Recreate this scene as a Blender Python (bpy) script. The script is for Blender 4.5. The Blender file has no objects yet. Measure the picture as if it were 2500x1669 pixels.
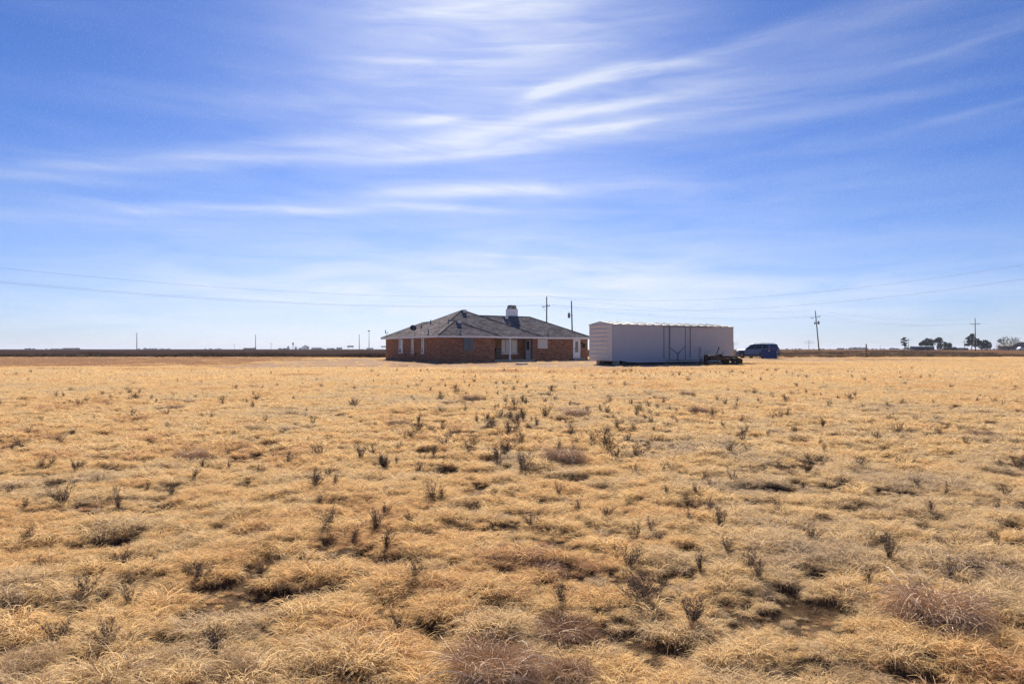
import bpy, bmesh, math, random
import numpy as np
from mathutils import Vector, Matrix

R = math.radians
SC = bpy.context.scene
COL = SC.collection

# ------------------------------------------------------------------ camera
FPX, CX, HY, CAMH = 1667.0, 1250.0, 852.0, 1.3      # focal length in photo pixels, principal column, horizon row
cam_d = bpy.data.cameras.new('camera')
cam = bpy.data.objects.new('camera', cam_d)
COL.objects.link(cam)
cam.location = (0, 0, CAMH)
cam.rotation_euler = (R(90), 0, 0)
cam_d.sensor_width = 36.0
cam_d.lens = 36.0 * FPX / 2500.0
cam_d.shift_y = (HY - 834.5) / 2500.0
cam_d.clip_start = 0.05
cam_d.clip_end = 20000
SC.camera = cam

# ------------------------------------------------------------------ light and sky
SUN_EL, SUN_AZ = 33.0, -5.0          # azimuth from +Y towards +X
SC.view_settings.view_transform = 'Standard'
SC.view_settings.look = 'None'
SC.view_settings.gamma = 1.0
SC.view_settings.use_curve_mapping = False
SC.view_settings.exposure = 1.18

sun_dir = Vector((math.sin(R(SUN_AZ)) * math.cos(R(SUN_EL)), math.cos(R(SUN_AZ)) * math.cos(R(SUN_EL)), math.sin(R(SUN_EL))))
sun_d = bpy.data.lights.new('sun', 'SUN')
sun_d.energy = 5.0
sun_d.angle = R(0.6)
sun_d.color = (1.0, 0.93, 0.83)
sun = bpy.data.objects.new('sun', sun_d)
COL.objects.link(sun)
sun.rotation_euler = sun_dir.to_track_quat('Z', 'Y').to_euler()
sun.location = (0, 0, 50)

world = bpy.data.worlds.new('World')
SC.world = world
world.use_nodes = True
WN = world.node_tree.nodes
WL = world.node_tree.links
WN.clear()


def wnode(t, **kw):
    n = WN.new(t)
    for k, v in kw.items():
        setattr(n, k, v)
    return n


def wmath(op, a, b=None, c=None):
    n = wnode('ShaderNodeMath', operation=op)
    for i, v in enumerate((a, b, c)):
        if v is None:
            continue
        if isinstance(v, (int, float)):
            n.inputs[i].default_value = v
        else:
            WL.new(v, n.inputs[i])
    return n.outputs[0]


sky = wnode('ShaderNodeTexSky', sky_type='NISHITA')
sky.sun_disc = False
sky.sun_elevation = R(SUN_EL)
sky.sun_rotation = R(SUN_AZ)
sky.altitude = 900
sky.air_density = 1.0
sky.dust_density = 0.5
sky.ozone_density = 3.0
hsv = wnode('ShaderNodeHueSaturation')
hsv.inputs['Saturation'].default_value = 1.08
hsv.inputs['Value'].default_value = 1.0
wbal = wnode('ShaderNodeMix', data_type='RGBA', blend_type='MULTIPLY')      # the photograph's cool white balance
wbal.inputs['Factor'].default_value = 1.0
wbal.inputs[7].default_value = (0.535, 0.625, 0.935, 1)
WL.new(sky.outputs[0], wbal.inputs[6])
WL.new(wbal.outputs[2], hsv.inputs['Color'])

tc = wnode('ShaderNodeTexCoord')
sep = wnode('ShaderNodeSeparateXYZ')
WL.new(tc.outputs['Generated'], sep.inputs[0])
X_, Y_, Z_ = sep.outputs
az = wmath('ARCTAN2', X_, Y_)
hyp = wmath('SQRT', wmath('ADD', wmath('MULTIPLY', X_, X_), wmath('MULTIPLY', Y_, Y_)))
tel = wmath('DIVIDE', Z_, wmath('MAXIMUM', hyp, 0.02))
comb = wnode('ShaderNodeCombineXYZ')
WL.new(az, comb.inputs[0])
WL.new(tel, comb.inputs[1])
# slow wander of the cirrus filaments
warp = wnode('ShaderNodeTexNoise')
warp.inputs['Scale'].default_value = 4.5
warp.inputs['Detail'].default_value = 5
mp = wnode('ShaderNodeMapping')
mp.inputs['Scale'].default_value = (1, 2.2, 1)
WL.new(comb.outputs[0], mp.inputs[0])
WL.new(mp.outputs[0], warp.inputs['Vector'])
wv = wnode('ShaderNodeVectorMath', operation='SUBTRACT')
WL.new(warp.outputs['Color'], wv.inputs[0])
wv.inputs[1].default_value = (0.5, 0.5, 0.5)
wm = wnode('ShaderNodeVectorMath', operation='MULTIPLY')
WL.new(wv.outputs[0], wm.inputs[0])
wm.inputs[1].default_value = (0.06, 0.012, 0)
wa = wnode('ShaderNodeVectorMath', operation='ADD')
WL.new(comb.outputs[0], wa.inputs[0])
WL.new(wm.outputs[0], wa.inputs[1])
P_ = wa.outputs[0]
# cirrus, and broad veils painting the sun's glow and the pale low sky: (centre px, centre py, half length, half width, rise in degrees, density) in the photograph's pixels
CIRRUS_AND_GLOW = [
    (1330, 228, 60, 11, 20, .40), (1430, 196, 130, 13, 14, .50), (1600, 165, 170, 12, 11, .36), (1800, 118, 200, 16, 13, .20), (2080, 55, 260, 26, 12, .13),
    (1620, 205, 260, 24, 9, .14), (1950, 190, 440, 70, 11, .11),
    (1300, 298, 260, 13, 9, .36), (1480, 262, 240, 11, 6, .26), (1250, 345, 320, 12, 7, .42), (1000, 354, 180, 11, 9, .34), (1560, 300, 260, 12, 4, .26),
    (1130, 380, 250, 9, 6, .38), (1350, 318, 430, 46, 7, .15), (760, 350, 240, 14, 8, .26), (520, 386, 260, 12, 6, .30), (330, 408, 200, 9, 6, .22), (120, 430, 180, 10, 3, .16),
    (1700, 315, 420, 14, 2, .18),
    (1080, 472, 280, 12, 3, .30), (1260, 468, 280, 14, -1, .24), (640, 510, 260, 9, 3, .46), (420, 522, 120, 8, 2, .24), (1480, 462, 240, 22, 0, .20),
    (1080, 509, 180, 7, -2, .34), (130, 540, 300, 16, 1, .14),
    (1060, 152, 190, 7, 1, .42), (1290, 128, 110, 16, 5, .40), (1200, 8, 240, 26, 4, .40), (980, 30, 160, 10, 3, .16),
    (1080, 286, 70, 8, 9, .30), (980, 300, 120, 10, 8, .20), (1170, 100, 380, 210, 5, .50),  # last entry is the sun's glow, painted as a broad bright veil
    (1260, 626, 110, 4, -2, .24), (1350, 660, 170, 9, 0, .18), (1200, 760, 1600, 90, 0, .34), (1220, 640, 950, 170, 0, .30), (1200, 720, 700, 80, 0, .22),  # the widest three are painted in to pale the sky near the horizon
    (2400, 268, 220, 7, 8, .09), (2380, 90, 220, 9, 10, .09), (800, 262, 380, 26, 3, .13),
]
acc = 0.0
for cxp, cyp, hl, hw, rise, dens in CIRRUS_AND_GLOW:
    a0 = math.atan((cxp - CX) / FPX)
    b0 = (HY - cyp) / FPX * math.cos(a0)
    m = wnode('ShaderNodeMapping', vector_type='TEXTURE')
    m.inputs['Location'].default_value = (a0, b0, 0)
    m.inputs['Rotation'].default_value = (0, 0, R(rise))
    m.inputs['Scale'].default_value = (hl / FPX, hw / FPX * 1.25, 1)
    WL.new(P_, m.inputs[0])
    d = wnode('ShaderNodeVectorMath', operation='DOT_PRODUCT')
    WL.new(m.outputs[0], d.inputs[0])
    WL.new(m.outputs[0], d.inputs[1])
    e = wmath('EXPONENT', wmath('MULTIPLY', d.outputs['Value'], -1.0))
    acc = wmath('MULTIPLY_ADD', e, dens, acc)
# combed filament texture inside the cirrus, and a thin scatter of it over the whole sky
fil_m = wnode('ShaderNodeMapping')
fil_m.inputs['Rotation'].default_value = (0, 0, R(-7))
fil_m.inputs['Scale'].default_value = (3.0, 22, 1)
WL.new(P_, fil_m.inputs[0])
fil = wnode('ShaderNodeTexNoise')
fil.inputs['Scale'].default_value = 1.6
fil.inputs['Detail'].default_value = 8
fil.inputs['Roughness'].default_value = 0.58
fil.inputs['Distortion'].default_value = 0.6
WL.new(fil_m.outputs[0], fil.inputs['Vector'])
filr = wnode('ShaderNodeMapRange')
filr.inputs['From Min'].default_value = 0.30
filr.inputs['From Max'].default_value = 0.72
filr.inputs['To Min'].default_value = 0.45
filr.inputs['To Max'].default_value = 1.35
WL.new(fil.outputs['Fac'], filr.inputs['Value'])
gen_m = wnode('ShaderNodeMapping')
gen_m.inputs['Rotation'].default_value = (0, 0, R(-6))
gen_m.inputs['Scale'].default_value = (1.3, 7, 1)
WL.new(P_, gen_m.inputs[0])
gen = wnode('ShaderNodeTexNoise')
gen.inputs['Scale'].default_value = 1.7
gen.inputs['Detail'].default_value = 6
WL.new(gen_m.outputs[0], gen.inputs['Vector'])
genr = wnode('ShaderNodeMapRange')
genr.inputs['From Min'].default_value = 0.48
genr.inputs['From Max'].default_value = 0.85
genr.inputs['To Max'].default_value = 0.13
WL.new(gen.outputs['Fac'], genr.inputs['Value'])
cov = wmath('MULTIPLY', wmath('ADD', acc, genr.outputs[0]), filr.outputs[0])
cov = wmath('MINIMUM', wmath('MULTIPLY', cov, 1.0), 0.85)
mixc = wnode('ShaderNodeMix', data_type='RGBA', blend_type='MIX')
WL.new(cov, mixc.inputs['Factor'])
WL.new(hsv.outputs[0], mixc.inputs[6])
mixc.inputs[7].default_value = (7.6, 8.0, 8.9, 1)
bg = wnode('ShaderNodeBackground')
bg.inputs['Strength'].default_value = 0.0505
WL.new(mixc.outputs[2], bg.inputs['Color'])
wo = wnode('ShaderNodeOutputWorld')
WL.new(bg.outputs[0], wo.inputs['Surface'])

world.cycles.sampling_method = 'MANUAL'
world.cycles.sample_map_resolution = 256
SC.render.engine = 'CYCLES'
SC.cycles.use_denoising = True
SC.cycles.denoising_prefilter = 'NONE'
SC.cycles.use_adaptive_sampling = True
SC.cycles.adaptive_threshold = 0.012
SC.cycles.adaptive_min_samples = 20
SC.cycles.max_bounces = 5
SC.cycles.diffuse_bounces = 2
SC.cycles.glossy_bounces = 3
SC.cycles.transmission_bounces = 4
SC.cycles.transparent_max_bounces = 8
SC.cycles.caustics_reflective = False
SC.cycles.caustics_refractive = False

rng = np.random.default_rng(7)
random.seed(7)


# ------------------------------------------------------------------ noise, terrain, pixel helpers
def _hash(ix, iy, s):
    n = (ix.astype(np.int64) * 374761393 + iy.astype(np.int64) * 668265263 + s * 1442695041) & 0x7fffffff
    n = ((n ^ (n >> 13)) * 1274126177) & 0x7fffffff
    return ((n ^ (n >> 16)) & 0xffff) / 65535.0


def vnoise(x, y, s=0):
    x = np.asarray(x, float)
    y = np.asarray(y, float)
    ix, iy = np.floor(x), np.floor(y)
    fx, fy = x - ix, y - iy
    fx, fy = fx * fx * (3 - 2 * fx), fy * fy * (3 - 2 * fy)
    a = _hash(ix, iy, s) * (1 - fx) + _hash(ix + 1, iy, s) * fx
    b = _hash(ix, iy + 1, s) * (1 - fx) + _hash(ix + 1, iy + 1, s) * fx
    return a * (1 - fy) + b * fy


def fbm(x, y, s=0, o=3):
    t, a, n = 0, 1.0, 0
    for k in range(o):
        t = t + a * vnoise(x * 2 ** k, y * 2 ** k, s + k * 17)
        n += a
        a *= .5
    return t / n


def sstep(a, b, x):
    t = np.clip((np.asarray(x, float) - a) / (b - a), 0, 1)
    return t * t * (3 - 2 * t)


def mound(x, y):
    """hummocks of the grass sward, 0..1"""
    return fbm(x * 3.3 + 3.1, y * 3.9 + 7.7, 3, 3)


def terrain(x, y, relief=True):
    x = np.asarray(x, float)
    y = np.asarray(y, float)
    z = -0.10 * sstep(34, 52, y) + 0.10 * sstep(59, 66, y) + 0.14 * sstep(66, 82, y) + 0.52 * sstep(112, 172, y)
    if relief:
        r = np.hypot(x, y)
        k = np.clip(1.0 - r / 34.0, 0, 1)
        z = z + (mound(x, y) - 0.5) * 0.17 * k + (fbm(x * .35, y * .35, 9, 2) - .5) * 0.10 * k
    return z


def tz(x, y, relief=True):
    return float(terrain(np.array([x]), np.array([y]), relief)[0])


def at(px, py, d):
    """world point seen at photo pixel (px, py) at depth d"""
    return Vector(((px - CX) / FPX * d, d, CAMH + (HY - py) / FPX * d))


def ground_at(px, py):
    """first ground point along the pixel's ray"""
    d0 = None
    for d in np.geomspace(1.5, 400, 900):
        p = at(px, py, d)
        if p.z <= tz(p.x, p.y, False):
            return Vector((p.x, p.y, tz(p.x, p.y)))
    return Vector((p.x, p.y, tz(p.x, p.y)))


# ------------------------------------------------------------------ materials
def new_mat(name):
    m = bpy.data.materials.new(name)
    m.use_nodes = True
    nt = m.node_tree
    return m, nt, nt.nodes, nt.links, nt.nodes['Principled BSDF']


def plain(name, col, rough=.75, var=.18, scale=4.0, metal=0.0, bump=0.0, spec=.4, detail=5):
    m, nt, N, L, b = new_mat(name)
    t = N.new('ShaderNodeTexCoord')
    n = N.new('ShaderNodeTexNoise')
    n.inputs['Scale'].default_value = scale
    n.inputs['Detail'].default_value = detail
    L.new(t.outputs['Object'], n.inputs['Vector'])
    r = N.new('ShaderNodeValToRGB')
    e = r.color_ramp.elements
    e[0].position, e[1].position = .3, .72
    e[0].color = [c * (1 - var) for c in col] + [1]
    e[1].color = [min(1, c * (1 + var)) for c in col] + [1]
    L.new(n.outputs['Fac'], r.inputs['Fac'])
    L.new(r.outputs['Color'], b.inputs['Base Color'])
    b.inputs['Roughness'].default_value = rough
    b.inputs['Metallic'].default_value = metal
    b.inputs['Specular IOR Level'].default_value = spec
    if bump:
        bp = N.new('ShaderNodeBump')
        bp.inputs['Strength'].default_value = bump
        bp.inputs['Distance'].default_value = .02
        L.new(n.outputs['Fac'], bp.inputs['Height'])
        L.new(bp.outputs[0], b.inputs['Normal'])
    return m


def brick_mat():
    m, nt, N, L, b = new_mat('brick')
    uv = N.new('ShaderNodeUVMap')
    br = N.new('ShaderNodeTexBrick')
    br.inputs['Scale'].default_value = 1.0
    br.inputs['Brick Width'].default_value = .245
    br.inputs['Row Height'].default_value = .082
    br.inputs['Mortar Size'].default_value = .012
    br.inputs['Mortar Smooth'].default_value = .2
    br.inputs['Bias'].default_value = 0.0
    br.inputs['Color1'].default_value = (0, 0, 0, 1)
    br.inputs['Color2'].default_value = (1, 1, 1, 1)
    br.inputs['Mortar'].default_value = (.5, .5, .5, 1)
    L.new(uv.outputs[0], br.inputs['Vector'])
    r = N.new('ShaderNodeValToRGB')
    cols = [(0, (.11, .036, .024)), (.25, (.26, .095, .054)), (.5, (.34, .140, .080)), (.72, (.40, .185, .108)), (1, (.15, .055, .036))]
    el = r.color_ramp.elements
    el[0].position, el[0].color = cols[0][0], (*cols[0][1], 1)
    el[1].position, el[1].color = cols[-1][0], (*cols[-1][1], 1)
    for p, c in cols[1:-1]:
        e = el.new(p)
        e.color = (*c, 1)
    L.new(br.outputs['Color'], r.inputs['Fac'])
    n = N.new('ShaderNodeTexNoise')
    n.inputs['Scale'].default_value = 2.2
    n.inputs['Detail'].default_value = 6
    L.new(uv.outputs[0], n.inputs['Vector'])
    mx = N.new('ShaderNodeMix')
    mx.data_type, mx.blend_type = 'RGBA', 'OVERLAY'
    mx.inputs['Factor'].default_value = .45
    L.new(r.outputs[0], mx.inputs[6])
    L.new(n.outputs['Fac'], mx.inputs[7])
    mm = N.new('ShaderNodeMix')
    mm.data_type = 'RGBA'
    L.new(br.outputs['Fac'], mm.inputs['Factor'])
    L.new(mx.outputs[2], mm.inputs[6])
    mm.inputs[7].default_value = (.36, .22, .14, 1)
    L.new(mm.outputs[2], b.inputs['Base Color'])
    b.inputs['Roughness'].default_value = .9
    b.inputs['Specular IOR Level'].default_value = .2
    inv = N.new('ShaderNodeMath')
    inv.operation = 'SUBTRACT'
    inv.inputs[0].default_value = 1
    L.new(br.outputs['Fac'], inv.inputs[1])
    bp = N.new('ShaderNodeBump')
    bp.inputs['Distance'].default_value = .012
    L.new(inv.outputs[0], bp.inputs['Height'])
    L.new(bp.outputs[0], b.inputs['Normal'])
    return m


def shingle_mat():
    m, nt, N, L, b = new_mat('asphalt_shingle')
    uv = N.new('ShaderNodeUVMap')
    br = N.new('ShaderNodeTexBrick')
    br.inputs['Scale'].default_value = 1.0
    br.inputs['Brick Width'].default_value = .33
    br.inputs['Row Height'].default_value = .15
    br.inputs['Mortar Size'].default_value = .008
    br.inputs['Color1'].default_value = (.118, .105, .102, 1)
    br.inputs['Color2'].default_value = (.250, .222, .214, 1)
    br.inputs['Mortar'].default_value = (.03, .03, .03, 1)
    L.new(uv.outputs[0], br.inputs['Vector'])
    n = N.new('ShaderNodeTexNoise')
    n.inputs['Scale'].default_value = 1.3
    n.inputs['Detail'].default_value = 7
    L.new(uv.outputs[0], n.inputs['Vector'])
    # weathered courses: long streaks along the eaves
    mp = N.new('ShaderNodeMapping')
    mp.inputs['Scale'].default_value = (.35, 3.3, 1)
    L.new(uv.outputs[0], mp.inputs[0])
    n2 = N.new('ShaderNodeTexNoise')
    n2.inputs['Scale'].default_value = 1.0
    n2.inputs['Detail'].default_value = 4
    L.new(mp.outputs[0], n2.inputs['Vector'])
    mx = N.new('ShaderNodeMix')
    mx.data_type, mx.blend_type = 'RGBA', 'OVERLAY'
    mx.inputs['Factor'].default_value = .6
    L.new(br.outputs['Color'], mx.inputs[6])
    L.new(n.outputs['Fac'], mx.inputs[7])
    mx2 = N.new('ShaderNodeMix')
    mx2.data_type, mx2.blend_type = 'RGBA', 'OVERLAY'
    mx2.inputs['Factor'].default_value = .7
    L.new(mx.outputs[2], mx2.inputs[6])
    L.new(n2.outputs['Fac'], mx2.inputs[7])
    L.new(mx2.outputs[2], b.inputs['Base Color'])
    b.inputs['Roughness'].default_value = 1.0
    b.inputs['Specular IOR Level'].default_value = 0.0
    bp = N.new('ShaderNodeBump')
    bp.inputs['Distance'].default_value = .02
    L.new(br.outputs['Color'], bp.inputs['Height'])
    L.new(bp.outputs[0], b.inputs['Normal'])
    return m


def paint_mat(name, col, dirt=(.35, .3, .25), amt=.35, rough=.55):
    """weathered white paint: streaks and dirt with a shape of their own"""
    m, nt, N, L, b = new_mat(name)
    t = N.new('ShaderNodeTexCoord')
    mp = N.new('ShaderNodeMapping')
    mp.inputs['Scale'].default_value = (1.2, 1.2, .25)
    L.new(t.outputs['Object'], mp.inputs[0])
    n = N.new('ShaderNodeTexNoise')
    n.inputs['Scale'].default_value = 2.5
    n.inputs['Detail'].default_value = 8
    n.inputs['Roughness'].default_value = .65
    L.new(mp.outputs[0], n.inputs['Vector'])
    r = N.new('ShaderNodeMapRange')
    r.inputs['From Min'].default_value = .45
    r.inputs['From Max'].default_value = .8
    r.inputs['To Max'].default_value = amt
    L.new(n.outputs['Fac'], r.inputs['Value'])
    mx = N.new('ShaderNodeMix')
    mx.data_type = 'RGBA'
    L.new(r.outputs[0], mx.inputs['Factor'])
    mx.inputs[6].default_value = (*col, 1)
    mx.inputs[7].default_value = (*dirt, 1)
    L.new(mx.outputs[2], b.inputs['Base Color'])
    b.inputs['Roughness'].default_value = rough
    return m


def glass_mat(name, tint=(.05, .06, .07), rough=.06):
    m, nt, N, L, b = new_mat(name)
    b.inputs['Base Color'].default_value = (*tint, 1)
    b.inputs['Roughness'].default_value = rough
    b.inputs['Specular IOR Level'].default_value = .8
    n = N.new('ShaderNodeTexNoise')
    n.inputs['Scale'].default_value = .8
    bp = N.new('ShaderNodeBump')
    bp.inputs['Strength'].default_value = .05
    L.new(n.outputs['Fac'], bp.inputs['Height'])
    L.new(bp.outputs[0], b.inputs['Normal'])
    return m


def blade_mat(name, ramp, transl=.35, use_inst=True):
    """thin dry blades: colour by instance tint and by blade shade, part of the light passes through"""
    m, nt, N, L, b = new_mat(name)
    r = N.new('ShaderNodeValToRGB')
    el = r.color_ramp.elements
    el[0].position, el[0].color = ramp[0][0], (*ramp[0][1], 1)
    el[1].position, el[1].color = ramp[-1][0], (*ramp[-1][1], 1)
    for p, c in ramp[1:-1]:
        e = el.new(p)
        e.color = (*c, 1)
    sh = N.new('ShaderNodeAttribute')
    sh.attribute_name = 'shade'
    ad = N.new('ShaderNodeMath')
    ad.operation = 'MULTIPLY_ADD'
    if use_inst:
        ti = N.new('ShaderNodeAttribute')
        ti.attribute_type = 'INSTANCER'
        ti.attribute_name = 'tint'
        tsrc = ti.outputs['Fac']
    else:
        ti = N.new('ShaderNodeObjectInfo')
        tm = N.new('ShaderNodeMath')
        tm.operation = 'MULTIPLY_ADD'
        tm.inputs[1].default_value = .34
        tm.inputs[2].default_value = .24
        L.new(ti.outputs['Random'], tm.inputs[0])
        tsrc = tm.outputs[0]
    L.new(sh.outputs['Fac'], ad.inputs[0])
    ad.inputs[1].default_value = .34
    sb = N.new('ShaderNodeMath')
    sb.operation = 'SUBTRACT'
    L.new(tsrc, sb.inputs[0])
    sb.inputs[1].default_value = .17
    L.new(sb.outputs[0], ad.inputs[2])
    L.new(ad.outputs[0], r.inputs['Fac'])
    tr = N.new('ShaderNodeBsdfTranslucent')
    L.new(r.outputs[0], tr.inputs['Color'])
    L.new(r.outputs[0], b.inputs['Base Color'])
    b.inputs['Roughness'].default_value = .7
    b.inputs['Specular IOR Level'].default_value = .25
    mx = N.new('ShaderNodeMixShader')
    mx.inputs[0].default_value = transl
    L.new(b.outputs[0], mx.inputs[1])
    L.new(tr.outputs[0], mx.inputs[2])
    L.new(mx.outputs[0], N['Material Output'].inputs['Surface'])
    return m


# ------------------------------------------------------------------ mesh helpers
class MB:
    """collects shapes and links them as ONE mesh object"""

    def __init__(s):
        s.v, s.f, s.uv, s.sm = [], [], [], []

    def face(s, pts, uv=None, smooth=False):
        o = len(s.v)
        s.v += [tuple(p) for p in pts]
        s.f.append(tuple(range(o, o + len(pts))))
        s.uv.append(uv or [(0, 0)] * len(pts))
        s.sm.append(smooth)
        return s

    def mesh(s, V, F, smooth=False):
        o = len(s.v)
        s.v += [tuple(p) for p in V]
        for f in F:
            s.f.append(tuple(i + o for i in f))
            s.uv.append([(0, 0)] * len(f))
            s.sm.append(smooth)
        return s

    def box(s, x0, x1, y0, y1, z0, z1, M=None, taper=0.0):
        t = taper
        V = [(x0, y0, z0), (x1, y0, z0), (x1, y1, z0), (x0, y1, z0),
             (x0 + t, y0 + t, z1), (x1 - t, y0 + t, z1), (x1 - t, y1 - t, z1), (x0 + t, y1 - t, z1)]
        if M is not None:
            V = [tuple(M @ Vector(p)) for p in V]
        return s.mesh(V, [(3, 2, 1, 0), (4, 5, 6, 7), (0, 1, 5, 4), (1, 2, 6, 5), (2, 3, 7, 6), (3, 0, 4, 7)])

    def tube(s, pts, r, n=8, caps=True, r1=None):
        pts = [Vector(p) for p in pts]
        k = len(pts)
        V, F = [], []
        for i, p in enumerate(pts):
            t = (pts[min(i + 1, k - 1)] - pts[max(i - 1, 0)]).normalized()
            up = Vector((0, 0, 1)) if abs(t.z) < .95 else Vector((1, 0, 0))
            a = t.cross(up).normalized()
            b = t.cross(a)
            rr = r if r1 is None else r + (r1 - r) * i / (k - 1)
            for j in range(n):
                w = 2 * math.pi * j / n
                V.append(p + a * math.cos(w) * rr + b * math.sin(w) * rr)
        for i in range(k - 1):
            for j in range(n):
                F.append((i * n + j, i * n + (j + 1) % n, (i + 1) * n + (j + 1) % n, (i + 1) * n + j))
        s.mesh(V, F, n > 5)
        if caps:
            s.face(V[:n][::-1])
            s.face(V[-n:])
        return s

    def lathe(s, prof, n=20, M=None):
        """prof: (radius, z) from bottom to top, about local z"""
        V, F = [], []
        for r, z in prof:
            for j in range(n):
                w = 2 * math.pi * j / n
                V.append(Vector((r * math.cos(w), r * math.sin(w), z)))
        if M is not None:
            V = [M @ p for p in V]
        k = len(prof)
        for i in range(k - 1):
            for j in range(n):
                F.append((i * n + j, i * n + (j + 1) % n, (i + 1) * n + (j + 1) % n, (i + 1) * n + j))
        s.mesh(V, F, True)
        s.face(V[:n][::-1])
        s.face(V[-n:])
        return s

    def prism(s, poly, axis, a0, a1, M=None):
        """poly: 2D outline; axis: 'y' puts poly in xz, 'z' in xy, 'x' in yz"""
        def q(p, t):
            v = {'y': (p[0], t, p[1]), 'z': (p[0], p[1], t), 'x': (t, p[0], p[1])}[axis]
            return M @ Vector(v) if M is not None else Vector(v)
        A = [q(p, a0) for p in poly]
        B = [q(p, a1) for p in poly]
        n = len(poly)
        s.mesh(A + B, [tuple(range(n))[::-1], tuple(range(n, 2 * n))] + [(i, (i + 1) % n, n + (i + 1) % n, n + i) for i in range(n)])
        return s

    def data(s, name):
        me = bpy.data.meshes.new(name)
        me.from_pydata(s.v, [], s.f)
        ul = me.uv_layers.new(name='UVMap')
        flat = [c for fu in s.uv for c in fu]
        ul.data.foreach_set('uv', [x for c in flat for x in c])
        me.polygons.foreach_set('use_smooth', s.sm)
        me.update()
        return me

    def build(s, name, mat, parent=None, fixn=True):
        me = s.data(name)
        if fixn:
            bm = bmesh.new()
            bm.from_mesh(me)
            bmesh.ops.remove_doubles(bm, verts=bm.verts, dist=1e-5)
            bmesh.ops.recalc_face_normals(bm, faces=bm.faces)
            bm.to_mesh(me)
            bm.free()
        me.materials.append(mat)
        return link(name, me, parent)


def link(name, data, parent=None):
    o = bpy.data.objects.new(name, data)
    COL.objects.link(o)
    if parent is not None:
        o.parent = parent
    return o


def tag(o, label, cat, group=None):
    o['label'] = label
    o['category'] = cat
    if group:
        o['group'] = group
    return o


def thing(name, label, cat, loc=(0, 0, 0), rz=0.0, group=None):
    o = bpy.data.objects.new(name, None)
    o.empty_display_size = .3
    COL.objects.link(o)
    o.location = loc
    o.rotation_euler = (0, 0, rz)
    return tag(o, label, cat, group)


def copy_tree(o, parent=None):
    c = o.copy()
    COL.objects.link(c)
    c.parent = parent
    for ch in [x for x in COL.objects if x.parent == o]:
        copy_tree(ch, c)
    return c


def kind(o, k):
    o['kind'] = k
    return o


# ------------------------------------------------------------------ ground sheet
def axis_steps(lo, hi, fine, grow, far):
    out = [0.0]
    while out[-1] < hi:
        out.append(out[-1] + max(fine, grow * abs(out[-1])))
    neg = [0.0]
    while neg[-1] > lo:
        neg.append(neg[-1] - max(fine, grow * abs(neg[-1])))
    return np.array(sorted(set(neg[1:] + out)))


def sheet(name, xs, ys, mat, dz=0.0, relief=True, keep=None, kd='structure', edge=None):
    """one sheet draped on the terrain"""
    gx, gy = np.meshgrid(xs, ys)
    gz = terrain(gx, gy, relief) + dz
    if edge is not None:
        gz = gz + edge(gx, gy)
    nx, ny = len(xs), len(ys)
    V = np.stack([gx.ravel(), gy.ravel(), gz.ravel()], 1)
    i = np.arange(nx * ny).reshape(ny, nx)
    F = np.stack([i[:-1, :-1], i[:-1, 1:], i[1:, 1:], i[1:, :-1]], -1).reshape(-1, 4)
    if keep is not None:
        c = V[F].mean(1)
        F = F[keep(c[:, 0], c[:, 1])]
    me = bpy.data.meshes.new(name)
    me.from_pydata(V.tolist(), [], F.tolist())
    me.polygons.foreach_set('use_smooth', [True] * len(me.polygons))
    me.materials.append(mat)
    me.update()
    return kind(link(name, me), kd)


def yard_mask(x, y):
    """bare trodden dirt round the house, 0..1"""
    n = (fbm(x * .22 + 5, y * .12 + 2, 31, 3) - .5) * 2
    ax = sstep(-27, -19, x + n * 5) * (1 - sstep(13, 24, x + n * 5))
    ay = sstep(46, 52.5, y + n * 6) * (1 - sstep(92, 100, y))
    drive = sstep(20, 24, x) * (1 - sstep(44, 54, x + n * 6)) * sstep(67, 73, y + n * 4) * (1 - sstep(92, 100, y))
    return np.maximum(ax * ay, drive * .9)


def red_mask(x, y):
    """reddish brown weedy patch on the left of the pasture"""
    n = (fbm(x * .15 + 1, y * .15 + 9, 41, 3) - .5) * 2
    a = (1 - sstep(-34, -22, x + n * 10)) * sstep(50, 56, y + n * 10) * (1 - sstep(86, 92, y))
    b = sstep(.60, .70, fbm(x * .10 + 21, y * .3 + 4, 51, 3)) * sstep(24, 40, y) * .5
    return np.clip(a + b, 0, 1)


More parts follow.
